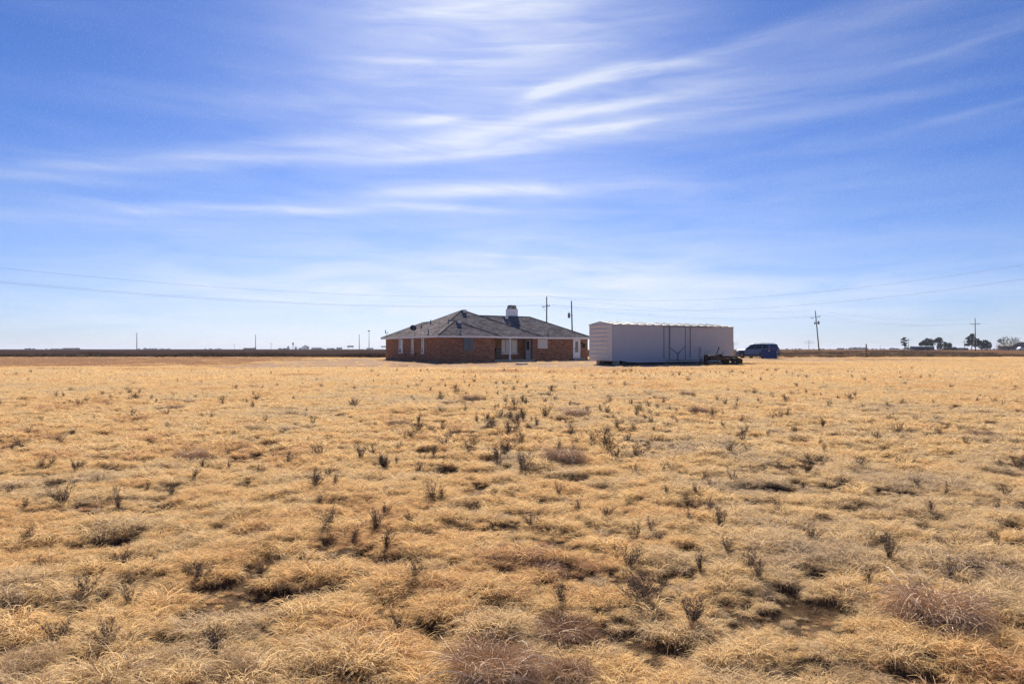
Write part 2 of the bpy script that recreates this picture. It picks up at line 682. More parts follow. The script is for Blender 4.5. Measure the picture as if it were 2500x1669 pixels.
def field_ground_mat():
    m, nt, N, L, b = new_mat('pasture_soil')
    t = N.new('ShaderNodeNewGeometry')
    n = N.new('ShaderNodeTexNoise')
    n.inputs['Scale'].default_value = 9
    n.inputs['Detail'].default_value = 10
    n.inputs['Roughness'].default_value = .7
    L.new(t.outputs['Position'], n.inputs['Vector'])
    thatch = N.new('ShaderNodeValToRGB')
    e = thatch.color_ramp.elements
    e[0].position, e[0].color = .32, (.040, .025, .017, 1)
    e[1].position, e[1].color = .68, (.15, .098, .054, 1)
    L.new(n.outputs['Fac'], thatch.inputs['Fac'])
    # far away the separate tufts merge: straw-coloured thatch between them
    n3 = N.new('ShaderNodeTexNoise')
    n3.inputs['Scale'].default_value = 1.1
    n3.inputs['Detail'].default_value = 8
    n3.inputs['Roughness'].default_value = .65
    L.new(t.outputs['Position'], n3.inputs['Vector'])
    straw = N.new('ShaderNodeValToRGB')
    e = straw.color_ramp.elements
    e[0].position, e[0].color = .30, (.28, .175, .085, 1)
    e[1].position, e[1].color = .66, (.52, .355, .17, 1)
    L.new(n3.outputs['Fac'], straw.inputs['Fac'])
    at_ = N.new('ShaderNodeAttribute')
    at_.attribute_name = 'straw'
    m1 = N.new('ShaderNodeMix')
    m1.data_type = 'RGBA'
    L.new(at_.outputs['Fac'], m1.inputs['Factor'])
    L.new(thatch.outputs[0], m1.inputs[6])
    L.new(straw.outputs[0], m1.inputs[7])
    # dirt yard
    n2 = N.new('ShaderNodeTexNoise')
    n2.inputs['Scale'].default_value = .5
    n2.inputs['Detail'].default_value = 10
    L.new(t.outputs['Position'], n2.inputs['Vector'])
    dirt = N.new('ShaderNodeValToRGB')
    e = dirt.color_ramp.elements
    e[0].position, e[0].color = .32, (.275, .186, .125, 1)
    e[1].position, e[1].color = .66, (.365, .257, .175, 1)
    L.new(n2.outputs['Fac'], dirt.inputs['Fac'])
    ya = N.new('ShaderNodeAttribute')
    ya.attribute_name = 'yard'
    m2 = N.new('ShaderNodeMix')
    m2.data_type = 'RGBA'
    L.new(ya.outputs['Fac'], m2.inputs['Factor'])
    L.new(m1.outputs[2], m2.inputs[6])
    L.new(dirt.outputs[0], m2.inputs[7])
    ra = N.new('ShaderNodeAttribute')
    ra.attribute_name = 'red'
    m3 = N.new('ShaderNodeMix')
    m3.data_type = 'RGBA'
    L.new(ra.outputs['Fac'], m3.inputs['Factor'])
    L.new(m2.outputs[2], m3.inputs[6])
    m3.inputs[7].default_value = (.22, .125, .075, 1)
    L.new(m3.outputs[2], b.inputs['Base Color'])
    b.inputs['Roughness'].default_value = 1.0
    b.inputs['Specular IOR Level'].default_value = 0.0
    bp = N.new('ShaderNodeBump')
    bp.inputs['Distance'].default_value = .05
    bp.inputs['Strength'].default_value = .8
    L.new(n.outputs['Fac'], bp.inputs['Height'])
    L.new(bp.outputs[0], b.inputs['Normal'])
    return m


M_SOIL = field_ground_mat()
gxs = axis_steps(-9000, 9000, .085, .022, 0)
gys = axis_steps(-60, 9500, .085, .0165, 0)
ground = sheet('ground', gxs, gys, M_SOIL)
gm = ground.data
co = np.empty(len(gm.vertices) * 3)
gm.vertices.foreach_get('co', co)
co = co.reshape(-1, 3)


def vattr(me, name, vals):
    a = me.attributes.new(name, 'FLOAT', 'POINT')
    a.data.foreach_set('value', np.asarray(vals, np.float32))


vattr(gm, 'yard', yard_mask(co[:, 0], co[:, 1]))
vattr(gm, 'red', red_mask(co[:, 0], co[:, 1]))
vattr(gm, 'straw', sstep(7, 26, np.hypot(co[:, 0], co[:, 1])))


# ploughed fields beyond the pasture, the road between them
def plough_mat(name, c0, c1):
    m, nt, N, L, b = new_mat(name)
    t = N.new('ShaderNodeNewGeometry')
    mp = N.new('ShaderNodeMapping')
    mp.inputs['Scale'].default_value = (.06, .5, 1)
    L.new(t.outputs['Position'], mp.inputs[0])
    n = N.new('ShaderNodeTexNoise')
    n.inputs['Scale'].default_value = 1.0
    n.inputs['Detail'].default_value = 10
    n.inputs['Roughness'].default_value = .7
    L.new(mp.outputs[0], n.inputs['Vector'])
    r = N.new('ShaderNodeValToRGB')
    e = r.color_ramp.elements
    e[0].position, e[0].color = .35, (*c0, 1)
    e[1].position, e[1].color = .68, (*c1, 1)
    L.new(n.outputs['Fac'], r.inputs['Fac'])
    L.new(r.outputs[0], b.inputs['Base Color'])
    b.inputs['Roughness'].default_value = 1.0
    b.inputs['Specular IOR Level'].default_value = 0.0
    return m


M_PLOUGH = plough_mat('ploughed_earth', (.032, .020, .018), (.056, .036, .031))
M_BROWN = plough_mat('brown_stubble', (.085, .046, .028), (.17, .098, .056))
M_ROAD = plain('caliche_road', (.40, .30, .23), .95, .12, .6)


def road_y(x):
    """centre line of the county road: it runs left to right and away"""
    return 118 + (x + 20) * .10


fx = np.concatenate([np.linspace(-8000, -400, 20), np.linspace(-380, 60, 90)])
fy = np.concatenate([np.linspace(96, 240, 60), np.geomspace(250, 9000, 30)])
field_left = sheet('ploughed_field', fx, fy, M_PLOUGH, .05, False,
                   keep=lambda x, y: (y > 99 + (fbm(x * .05, x * 0 + 2, 61, 3) - .5) * 9) & (x < 30 + (y - 110) * .25))
fx2 = np.concatenate([np.linspace(24, 260, 70), np.linspace(280, 8000, 24)])
fy2 = np.concatenate([np.linspace(92, 240, 60), np.geomspace(250, 9000, 30)])
field_right = sheet('stubble_field', fx2, fy2, M_BROWN, .05, False,
                    keep=lambda x, y: (y > 97 + (fbm(x * .05, x * 0 + 5, 71, 3) - .5) * 9) & (x >= 30 + (y - 110) * .25))
rx = np.linspace(-22, 8, 50)
road = sheet('dirt_road', rx, np.linspace(97.5, 101.5, 6), M_ROAD, .09, False)

# ------------------------------------------------------------------ grass
def ribbon_patch(n, rad, lmin, lmax, width, segs=4, up=(50, 85), drop=(60, 120), curl=1.2, seed=0, zflat=1.0):
    """n curved blades growing from a disc; returns verts, faces, shade per vertex"""
    g = np.random.default_rng(seed)
    th = g.uniform(0, 2 * np.pi, n)
    rr = rad * np.sqrt(g.uniform(0, 1, n))
    base = np.stack([rr * np.cos(th), rr * np.sin(th), np.full(n, -.012)], 1)
    a = th + g.normal(0, 1.1, n)
    p = np.radians(g.uniform(up[0], up[1], n))
    dp = np.radians(g.uniform(drop[0], drop[1], n)) / segs
    da = g.normal(0, curl, n) / segs
    ln = g.uniform(lmin, lmax, n) / segs
    w = width * g.uniform(.7, 1.3, n)
    ra = g.uniform(0, np.pi, n)
    pts, wid = [base], []
    cur = base.copy()
    for k in range(segs + 1):
        d = np.stack([np.cos(p) * np.cos(a), np.cos(p) * np.sin(a), np.sin(p) * zflat], 1)
        side = np.stack([-np.sin(a), np.cos(a), np.zeros(n)], 1)
        nor = np.cross(d, side)
        wid.append(side * np.cos(ra)[:, None] + nor * np.sin(ra)[:, None])
        if k < segs:
            cur = cur + d * ln[:, None]
            pts.append(cur)
            p = p - dp
            a = a + da
    V = np.zeros((n, (segs + 1) * 2, 3))
    for k in range(segs + 1):
        t = k / segs
        ww = (w * (1 - .8 * t * t) * .5)[:, None]
        V[:, 2 * k] = pts[k] - wid[k] * ww
        V[:, 2 * k + 1] = pts[k] + wid[k] * ww
    m = (segs + 1) * 2
    q = np.array([[2 * k, 2 * k + 1, 2 * k + 3, 2 * k + 2] for k in range(segs)])
    F = (np.arange(n) * m)[:, None, None] + q[None]
    shade = np.repeat(g.uniform(0, 1, n), m)
    return V.reshape(-1, 3), F.reshape(-1, 4), shade


def ribbon_mesh(name, parts, mat):
    Vs, Fs, Ss, o = [], [], [], 0
    for V, F, S in parts:
        Vs.append(V)
        Fs.append(F + o)
        Ss.append(S)
        o += len(V)
    V, F, S = np.concatenate(Vs), np.concatenate(Fs), np.concatenate(Ss)
    me = bpy.data.meshes.new(name)
    me.vertices.add(len(V))
    me.vertices.foreach_set('co', V.ravel().astype(np.float32))
    me.loops.add(F.size)
    me.loops.foreach_set('vertex_index', F.ravel().astype(np.int32))
    me.polygons.add(len(F))
    me.polygons.foreach_set('loop_start', (np.arange(len(F)) * 4).astype(np.int32))
    me.update(calc_edges=True)
    vattr(me, 'shade', S)
    me.materials.append(mat)
    return me


STRAW = [(0.0, (.42, .31, .21)), (.22, (.60, .45, .275)), (.48, (.71, .515, .27)), (.70, (.735, .495, .225)), (.86, (.58, .35, .18)), (1.0, (.33, .185, .11))]
M_GRASS = blade_mat('dry_grass_blades', STRAW, .40)

protos = bpy.data.collections.new('grass_tufts')
def dome(n, rad, h, width, segs, seed):
    """a round springy tuft: blades rise from a narrow crown and arch over on every side, with a few loose ones"""
    g = ribbon_patch(n, rad * .5, h * .9, h * 1.9, width, segs, (40, 90), (80, 190), 1.5, seed)
    l = ribbon_patch(n // 5, rad * .9, h * .6, h * 1.5, width, segs, (10, 60), (40, 160), 2.4, seed + 7)
    return [g, l]


NA, NB_, NC = 9, 7, 5
for k in range(NA):
    me = ribbon_mesh('tuft', dome(215, .072, .054, .0021, 4, 100 + 20 * k), M_GRASS)
    protos.objects.link(bpy.data.objects.new('tuft_a%d' % k, me))
for k in range(NB_):
    me = ribbon_mesh('tuft', dome(150, .085, .062, .0040, 3, 300 + 20 * k), M_GRASS)
    protos.objects.link(bpy.data.objects.new('tuft_b%d' % k, me))
for k in range(NC):
    me = ribbon_mesh('tuft', [ribbon_patch(150, .24, .06, .13, .011, 3, (30, 88), (50, 160), 1.2, 500 + k)], M_GRASS)
    protos.objects.link(bpy.data.objects.new('tuft_c%d' % k, me))


def scatter(dmin, dmax, cell):
    """jittered grid over the sector the pasture fills"""
    xm = .86 * dmax + 1.6
    gx, gy = np.meshgrid(np.arange(-xm, xm, cell), np.arange(dmin, dmax, cell))
    gx = gx + (np.arange(gx.shape[0]) % 2)[:, None] * cell * .5
    p = np.stack([gx.ravel(), gy.ravel()], 1) + rng.uniform(-.42, .42, (gx.size, 2)) * cell
    return p[np.abs(p[:, 0]) < .86 * p[:, 1] + 1.6]


# clumps of bunchgrass: px, py of the foot, width in px; the fine grass leaves room for them
BUNCH = [(1195, 1640, 300, 'largest pinkish clump of dead bunchgrass at the bottom centre'),
         (2290, 1520, 270, 'big reddish clump of dead bunchgrass at the lower right'),
         (1375, 1545, 200, 'pinkish bunchgrass clump up and right of the largest one'),
         (1390, 1650, 150, 'small pinkish bunchgrass clump at the bottom edge right of the largest one'),
         (465, 1122, 100, 'reddish bunchgrass clump alone in the left half of the pasture'),
         (1375, 1135, 125, 'reddish bunchgrass clump right of the dark weed patch in mid field'),
         (972, 1042, 62, 'small reddish bunchgrass clump straight below the front corner of the house'),
         (1704, 1008, 56, 'small reddish bunchgrass clump below the right end of the boxcar'),
         (1678, 968, 44, 'farther small reddish bunchgrass clump below the right end of the boxcar'),
         (1408, 1022, 80, 'pale reddish bunchgrass clump below the left end of the boxcar'),
         (1150, 980, 60, 'faint pale bunchgrass clump below the porch of the house'),
         (430, 1003, 48, 'dark reddish bunchgrass clump far out on the left'),
         (2392, 1070, 70, 'pinkish bunchgrass clump near the right edge in mid field'),
         (1330, 1400, 110, 'faint pinkish bunchgrass tuft above the two bottom clumps'),
         (60, 1640, 170, 'dark flattened bunchgrass clump in the bottom left corner'),
         (390, 1630, 170, 'dark flattened bunchgrass clump along the bottom left of centre'),
         (560, 1655, 150, 'straw-coloured bunchgrass clump at the bottom edge left of centre'),
         (2100, 1650, 140, 'low bunchgrass clump at the bottom edge right of centre')]
BUNCH_AT = [(ground_at(b_[0], b_[1]), b_[2]) for b_ in BUNCH]
pts, kinds, scl, gaps = [], [], [], []
for (dmin, dmax, cell, k0, k1, s) in ((1.55, 9.0, .086, 0, NA, 1.0), (1.55, 9.0, .085, 0, NA, .5), (7.0, 30, .108, NA, NA + NB_, 1.0), (24, 104, .29, NA + NB_, NA + NB_ + NC, 1.0)):
    p = scatter(dmin, dmax, cell)
    # feather the hand-over between the three sizes of tuft
    u = rng.uniform(0, 1, len(p))
    w = np.ones(len(p))
    if k0 > 0:
        w *= sstep(dmin, dmin * 1.3, p[:, 1])
    if dmax < 50:
        w *= 1 - sstep(dmax * .8, dmax, p[:, 1])
    mo = mound(p[:, 0], p[:, 1])
    gap = sstep(.30, .42, mo + (fbm(p[:, 0] * 6.5, p[:, 1] * 6.5, 15, 2) - .5) * .45)
    if k0 == NA + NB_:
        gap = .12 + .88 * gap
    w *= .62 + .38 * gap
    ym = yard_mask(p[:, 0], p[:, 1])
    w *= 1 - np.clip(ym * 1.15, 0, 1) ** .5 * .97
    for bp_, bw_ in BUNCH_AT:
        rad = bw_ / FPX * bp_.y * .36
        w *= sstep(rad * .7, rad * 1.1, np.hypot(p[:, 0] - bp_.x, p[:, 1] - bp_.y))
    keep = u < w
    p = p[keep]
    mo = mo[keep]
    g = gap[keep]
    pts.append(p)
    gaps.append(g)
    kinds.append(rng.integers(k0, k1, len(p)))
    scl.append((.62 + .70 * mo) * np.clip(rng.lognormal(0, .28, len(p)), .5, 1.75) * (.5 + .5 * g) * s)
pts = np.concatenate(pts)
kinds = np.concatenate(kinds)
scl = np.concatenate(scl)
gz = terrain(pts[:, 0], pts[:, 1])
big = fbm(pts[:, 0] * .45 + 2, pts[:, 1] * .45 + 8, 77, 3)
fine = fbm(pts[:, 0] * 2.2, pts[:, 1] * 2.2, 88, 2)
tint = .50 + (big - .5) * .75 + (fine - .5) * .6 + rng.normal(0, .07, len(pts))
far = sstep(18, 50, pts[:, 1])
tint = tint * (1 - .45 * far) + .60 * .45 * far
tint = tint + red_mask(pts[:, 0], pts[:, 1]) * .48
gaps = np.concatenate(gaps)
tint = np.where(rng.uniform(0, 1, len(pts)) < (1 - gaps) * .6, np.where(rng.uniform(0, 1, len(pts)) < .4, .08, .92), tint)
tint = np.clip(tint, .02, 1.0)
gme = bpy.data.meshes.new('dry_grass')
gme.vertices.add(len(pts))
gme.vertices.foreach_set('co', np.stack([pts[:, 0], pts[:, 1], gz], 1).ravel().astype(np.float32))
vattr(gme, 'tint', tint)
vattr(gme, 'scl', scl)
vattr(gme, 'yaw', rng.uniform(0, 6.283, len(pts)))
a = gme.attributes.new('kind', 'INT', 'POINT')
a.data.foreach_set('value', kinds.astype(np.int32))
gme.update()
grass = kind(link('dry_grass', gme), 'stuff')
grass['label'] = 'dense tan mat of curly dry grass covering the pasture'


def instancer(name, coll):
    ng = bpy.data.node_groups.new(name, 'GeometryNodeTree')
    ng.interface.new_socket('Geometry', in_out='INPUT', socket_type='NodeSocketGeometry')
    ng.interface.new_socket('Geometry', in_out='OUTPUT', socket_type='NodeSocketGeometry')
    N, L = ng.nodes, ng.links
    gi, go = N.new('NodeGroupInput'), N.new('NodeGroupOutput')
    ci = N.new('GeometryNodeCollectionInfo')
    ci.inputs['Collection'].default_value = coll
    ci.inputs['Separate Children'].default_value = True
    ci.inputs['Reset Children'].default_value = True
    ip = N.new('GeometryNodeInstanceOnPoints')
    ip.inputs['Pick Instance'].default_value = True

    def attr(nm, ty):
        n = N.new('GeometryNodeInputNamedAttribute')
        n.data_type = ty
        n.inputs['Name'].default_value = nm
        return n.outputs[0]
    L.new(gi.outputs[0], ip.inputs['Points'])
    L.new(ci.outputs[0], ip.inputs['Instance'])
    L.new(attr('kind', 'INT'), ip.inputs['Instance Index'])
    cx = N.new('ShaderNodeCombineXYZ')
    L.new(attr('yaw', 'FLOAT'), cx.inputs[2])
    L.new(cx.outputs[0], ip.inputs['Rotation'])
    L.new(attr('scl', 'FLOAT'), ip.inputs['Scale'])
    L.new(ip.outputs[0], go.inputs[0])
    return ng


gmod = grass.modifiers.new('tufts', 'NODES')
gmod.node_group = instancer('tuft_instances', protos)
# ------------------------------------------------------------------ shared materials
M_BRICK = brick_mat()
M_SHINGLE = shingle_mat()
M_TRIM = paint_mat('white_trim', (.80, .77, .76), (.5, .45, .4), .3)
M_WHITE = paint_mat('white_vinyl', (.80, .80, .80), (.6, .58, .55), .2, .4)
M_GLASS = glass_mat('window_glass')
M_BLOCK = glass_mat('glass_block', (.06, .085, .13), .25)
M_BLIND = plain('cream_blinds', (.84, .79, .71), .8, .06, 8)
M_DARK = plain('dark_opening', (.02, .018, .017), .8, .2)
M_BLACK = plain('black_steel', (.014, .014, .015), .45, .3, 6)
M_CONC = plain('concrete', (.36, .34, .31), .92, .2, 3, bump=.2)
M_GALV = plain('galvanised_metal', (.42, .43, .44), .42, .15, 5, metal=.7)
M_GREY = plain('grey_metal', (.20, .21, .22), .55, .2, 6, metal=.3)
M_WOOD = plain('weathered_wood', (.12, .075, .05), .9, .35, 9, bump=.3)
M_RUST = plain('rusty_steel', (.050, .028, .022), .85, .5, 7, bump=.3)
M_DKRUST = plain('dark_rusty_steel', (.018, .013, .012), .8, .5, 6, bump=.3)
M_RUBBER = plain('tyre_rubber', (.022, .021, .02), .85, .2, 10)
M_RIM = plain('pale_wheel_rim', (.40, .39, .42), .5, .15, 9, metal=.3)
M_ALLOY = plain('alloy_rim', (.30, .31, .33), .35, .15, 9, metal=.8)
M_CHAR = plain('charcoal_shingle_cap', (.065, .060, .062), 1.0, .3, 5, spec=0.0)

# ------------------------------------------------------------------ the brick house
A30 = R(30)
HC = Vector((-6.93, 66.0, 0.0))
house = thing('brick_house', 'low brown brick ranch house with dark hipped shingle roof and white chimney', 'house', HC, A30)
CA, SA = math.cos(A30), math.sin(A30)


def hu(px, v):
    """house u on the plane v = const under photo column px"""
    k = (px - CX) / FPX
    return (k * (66 + CA * v) + 6.93 + SA * v) / (CA - SA * k)


def hv(px, u=0.0):
    k = (px - CX) / FPX
    return -(6.93 - CA * u + k * (66 + SA * u)) / (SA + CA * k)


def hd(u, v):
    return 66 + SA * u + CA * v


def hz(py, u, v):
    return CAMH + (HY - py) * hd(u, v) / FPX


WALLTOP, EAVE, OH, PITCH = 2.42, 2.60, .45, .465
uD = hu(1300.5, 1.6)
FOOT = [(0, 0), (6, 0), (6, 3.3), (uD, 3.3), (uD, 1.6), (12.1, 1.6), (12.1, 2.2), (19.2, 2.2), (19.2, 11.8), (12.1, 11.8), (12.1, 13.7), (6.6, 13.7), (6.6, 15.5), (0, 15.5)]
run = 0.0
for i in range(len(FOOT)):
    (ua, va), (ub, vb) = FOOT[i], FOOT[(i + 1) % len(FOOT)]
    ln = math.hypot(ub - ua, vb - va)
    w = MB()
    z0, z1 = -.35, WALLTOP
    w.face([(ua, va, z0), (ub, vb, z0), (ub, vb, z1), (ua, va, z1)], [(run, z0), (run + ln, z0), (run + ln, z1), (run, z1)])
    w.build('brick_wall', M_BRICK, house, fixn=False)
    run += ln


def slope_face(mb, eave0, eave1, rest):
    """roof face with UV in metres: u along the eave, v up the slope"""
    e0, e1 = Vector(eave0), Vector(eave1)
    du = (e1 - e0).normalized()
    pts = [e0, e1] + [Vector(p) for p in rest]
    uvs = []
    for p in pts:
        q = p - e0
        uu = q.dot(du)
        uvs.append((uu + e0.x * .37 + e0.y * .73, (q - du * uu).length))
    mb.face(pts, uvs)


def hip_block(name, u0, u1, v0, v1, axis, hipA, hipB, fascia, ze):
    """hipped roof over a rectangle; the ridge runs along axis; hipA/hipB say which ends are hipped"""
    a0, a1, b0, b1 = u0 - OH, u1 + OH, v0 - OH, v1 + OH
    if axis == 'v':
        if not hipA: b0 = v0
        if not hipB: b1 = v1
        hw = (a1 - a0) / 2
        rz = ze + hw * PITCH
        r0 = Vector(((a0 + a1) / 2, b0 + (hw if hipA else 0), rz))
        r1 = Vector(((a0 + a1) / 2, b1 - (hw if hipB else 0), rz))
    else:
        if not hipA: a0 = u0
        if not hipB: a1 = u1
        hw = (b1 - b0) / 2
        rz = ze + hw * PITCH
        r0 = Vector((a0 + (hw if hipA else 0), (b0 + b1) / 2, rz))
        r1 = Vector((a1 - (hw if hipB else 0), (b0 + b1) / 2, rz))
    c00, c10, c11, c01 = Vector((a0, b0, ze)), Vector((a1, b0, ze)), Vector((a1, b1, ze)), Vector((a0, b1, ze))
    mb = MB()
    caps = [(r0, r1)]
    if axis == 'v':
        slope_face(mb, c01, c00, [r0, r1])
        slope_face(mb, c10, c11, [r1, r0])
        if hipA:
            slope_face(mb, c00, c10, [r0])
            caps += [(c00, r0), (c10, r0)]
        if hipB:
            slope_face(mb, c11, c01, [r1])
            caps += [(c01, r1), (c11, r1)]
    else:
        slope_face(mb, c00, c10, [r1, r0])
        slope_face(mb, c11, c01, [r0, r1])
        if hipA:
            slope_face(mb, c01, c00, [r0])
            caps += [(c00, r0), (c01, r0)]
        if hipB:
            slope_face(mb, c10, c11, [r1])
            caps += [(c10, r1), (c11, r1)]
    rf = mb.build(name, M_SHINGLE, house, fixn=False)
    for p, q in caps:
        if (p - q).length > .2:
            MB().tube([p, q], .045, 5).build('ridge_cap', M_CHAR, rf)
    ft = .17
    E = {'front': (c00, c10), 'right': (c10, c11), 'back': (c11, c01), 'left': (c01, c00)}
    for k in fascia:
        p, q = E[k]
        x0, x1 = sorted((p.x, q.x))
        y0, y1 = sorted((p.y, q.y))
        MB().box(x0 - .012, x1 + .012, y0 - .012, y1 + .012, ze - ft, ze - .004).build('fascia', M_TRIM, rf)
    MB().box(a0 + .02, a1 - .02, b0 + .02, b1 - .02, ze - ft + .02, ze - ft + .05).build('soffit', M_TRIM, rf)
    return rf, r0, r1


rf_front, fA, fB = hip_block('roof', 0, 6, 0, 4.7, 'v', True, False, ('left', 'front', 'right'), EAVE + .004)
rf_main, mA, mB = hip_block('roof', .03, 12.15, 1.6, 13.7, 'u', True, True, ('left', 'front', 'right', 'back'), EAVE)
rf_right, rA, rB = hip_block('roof', 7.6, 19.2, 2.2, 11.8, 'u', False, True, ('front', 'right', 'back'), EAVE - .004)
rf_back, bA, bB = hip_block('roof', 0, 6.6, 10.2, 15.5, 'v', False, True, ('left', 'back', 'right'), EAVE + .008)

# chimney: white masonry box behind the ridge with a pale capped flue
uc, vc = 12.45, 7.75
chim = MB().box(uc - .52, uc + .52, vc - .5, vc + .5, 3.6, 5.92).build('chimney', M_WHITE, rf_right)
cp = MB().box(uc - .42, uc + .42, vc - .4, vc + .4, 5.9201, 6.12)
cp.prism([(uc - .42, 6.12), (uc - .3, 6.30), (uc + .3, 6.30), (uc + .42, 6.12)], 'y', vc - .38, vc + .38)
cp.build('flue_shroud', plain('pale_flue_metal', (.30, .32, .25), .5, .1, 4), rf_right)
MB().box(uc - .36, uc + .36, vc - .36, vc + .36, 6.302, 6.36).build('flue_cap', M_BLACK, rf_right)
MB().box(uc - .22, uc + .16, vc - .408, vc - .39, 6.0, 6.1).build('flue_opening', M_DARK, rf_right)


# roof surfaces as planes for placing vents: (point, normal) in house space
def ray_roof(px, py):
    """nearest hit of the pixel ray with the four visible roof planes, in house coordinates"""
    M = house.matrix_basis.inverted()
    o = M @ Vector((0, 0, CAMH))
    q = M @ at(px, py, 70)
    dr = (q - o).normalized()
    best = None
    n1 = math.sqrt(1 + PITCH ** 2)
    for (p, n, chk) in (((-OH, 0, EAVE), (-PITCH, 0, 1), lambda h: -.5 < h.v_ < 16),
                        ((0, -OH, EAVE), (0, -PITCH, 1), lambda h: -.45 < h.u_ < 6.45),
                        ((0, 1.6 - OH, EAVE), (0, -PITCH, 1), lambda h: h.u_ < 12.6),
                        ((0, 2.2 - OH, EAVE), (0, -PITCH, 1), lambda h: h.u_ > 8)):
        p, n = Vector(p), Vector(n)
        t = (p - o).dot(n) / dr.dot(n)
        h = o + dr * t

        class H: pass
        k = H()
        k.u_, k.v_ = h.x, h.y
        # the roof surface is the upper envelope: accept the hit only if no other plane of the same block cuts below it
        u, v, z = h
        ok = chk(k) and z > EAVE - .05
        hh = []
        if -OH <= u <= 6 + OH and -OH <= v <= 4.7: hh.append(min(u + OH, 6 + OH - u, v + OH))
        if -OH <= u <= 12.6 and 1.6 - OH <= v <= 14.15: hh.append(min(u + OH, 12.6 - u, v - 1.6 + OH, 14.15 - v))
        if 7.6 <= u <= 19.65 and 1.75 <= v <= 12.25: hh.append(min(19.65 - u, v - 1.75, 12.25 - v))
        if -OH <= u <= 7.05 and 10.2 <= v <= 15.95: hh.append(min(u + OH, 7.05 - u, 15.95 - v))
        if not hh or abs(EAVE + PITCH * max(hh) - z) > .06:
            ok = False
        if ok and t > 0 and (best is None or t < best[0]):
            best = (t, h)
    return best[1] if best else None


def slope_dir(h):
    return 0


for px, py in ((1133, 761), (1120, 787), (1235, 776)):
    h = ray_roof(px, py)
    if h is None:
        continue
    v = MB()
    v.box(-.2, .2, -.2, .2, -.1, .17)
    v.box(-.25, .25, -.25, .25, .171, .22)
    o = v.build('roof_vent', M_GALV, rf_main)
    o.location = h
for px, py, hgt in ((1051.5, 789, .38), (1029, 799.5, .36), (1095, 787, .36), (1046, 815, .40), (1124, 815.5, .42), (1338, 818, .45)):
    h = ray_roof(px, py)
    if h is None:
        continue
    p = MB().lathe([(.13, -.1), (.12, .03), (.06, .09), (.055, hgt)], 10)
    o = p.build('vent_pipe', M_GREY, rf_main)
    o.location = h


# windows and doors
def frame_front(px0, px1, py0, py1, v, bars=(), w=.06):
    u0, u1 = hu(px0, v), hu(px1, v)
    um = (u0 + u1) / 2
    z1, z0 = min(hz(py0, um, v), WALLTOP - .01), hz(py1, um, v)
    f = MB()
    f.box(u0, u1, v - .06, v - .001, z1 - w, z1)
    f.box(u0 - .04, u1 + .04, v - .10, v - .001, z0 - .02, z0 + w)
    f.box(u0, u0 + w, v - .058, v - .002, z0 + w + .002, z1 - w - .002)
    f.box(u1 - w, u1, v - .058, v - .002, z0 + w + .002, z1 - w - .002)
    for b in bars:
        ub = u0 + (u1 - u0) * b
        f.box(ub - w * .5, ub + w * .5, v - .055, v - .003, z0 + w + .002, z1 - w - .002)
    return f, u0, u1, z0, z1


# glass-block window of the front wing
u0, u1 = hu(1131, 0), hu(1155.5, 0)
um = (u0 + u1) / 2
z1, z0 = WALLTOP - .02, hz(856, um, 0)
gb = MB()
gb.box(u0 - .02, u1 + .02, -.02, -.001, z0 - .02, z1 + .01)
gb = gb.build('window', M_GREY, house)
gb['label'] = 'window of bluish glass blocks'
NB, NR = 6, 7
bw, bh = (u1 - u0) / NB, (z1 - z0) / NR
blk = MB()
blk.box(-bw / 2 + .008, bw / 2 - .008, -.035, 0, -bh / 2 + .008, bh / 2 - .008)
blk.box(-bw / 2 + .03, bw / 2 - .03, -.05, -.0351, -bh / 2 + .03, bh / 2 - .03)
blk_me = None
for i in range(NB):
    for j in range(NR):
        if blk_me is None:
            o = blk.build('glass_block', M_BLOCK, gb)
            blk_me = o.data
        else:
            o = link('glass_block', blk_me, gb)
        o.location = (u0 + bw * (i + .5), -.021, z0 + bh * (j + .5))

# triple window with drawn blinds on the porch wall
f, u0, u1, z0, z1 = frame_front(1224, 1262, 829, 864, 3.3, (.30, .62), .09)
wf = f.build('window', M_TRIM, house)
for a_, b_ in ((0, .30), (.30, .62), (.62, 1)):
    ua, ub = u0 + (u1 - u0) * a_ + .07, u0 + (u1 - u0) * b_ - .07
    MB().box(ua, ub, 3.27, 3.296, z0 + .10, z1 - .10).build('pane', M_GLASS, wf)
    bl = MB()
    n = int((ub - ua - .04) / .09)
    for i in range(n):
        x0 = ua + .02 + i * .09
        bl.box(x0, x0 + .082, 3.255 - .006 * (i % 2), 3.265, z0 + .12, z1 - .12)
    bl.build('blind', M_BLIND, wf)
# small curtained window, right wing
f, u0, u1, z0, z1 = frame_front(1312.6, 1336, 828, 849.5, 2.2, (), .06)
wf = f.build('window', M_TRIM, house)
MB().box(u0 + .06, u1 - .06, 2.17, 2.196, z0 + .06, z1 - .06).build('pane', M_GLASS, wf)
cu = MB()
nf = 18
for i in range(nf):
    a0_, a1_ = u0 + .07 + (u1 - u0 - .14) * i / nf, u0 + .07 + (u1 - u0 - .14) * (i + 1) / nf
    cu.face([(a0_, 2.165 - .012 * (i % 2), z0 + .07), (a1_, 2.165 - .012 * ((i + 1) % 2), z0 + .07), (a1_, 2.165 - .012 * ((i + 1) % 2), z1 - .07), (a0_, 2.165 - .012 * (i % 2), z1 - .07)])
cu.build('curtain', plain('pale_curtain', (.66, .62, .57), .9, .06, 6), wf)
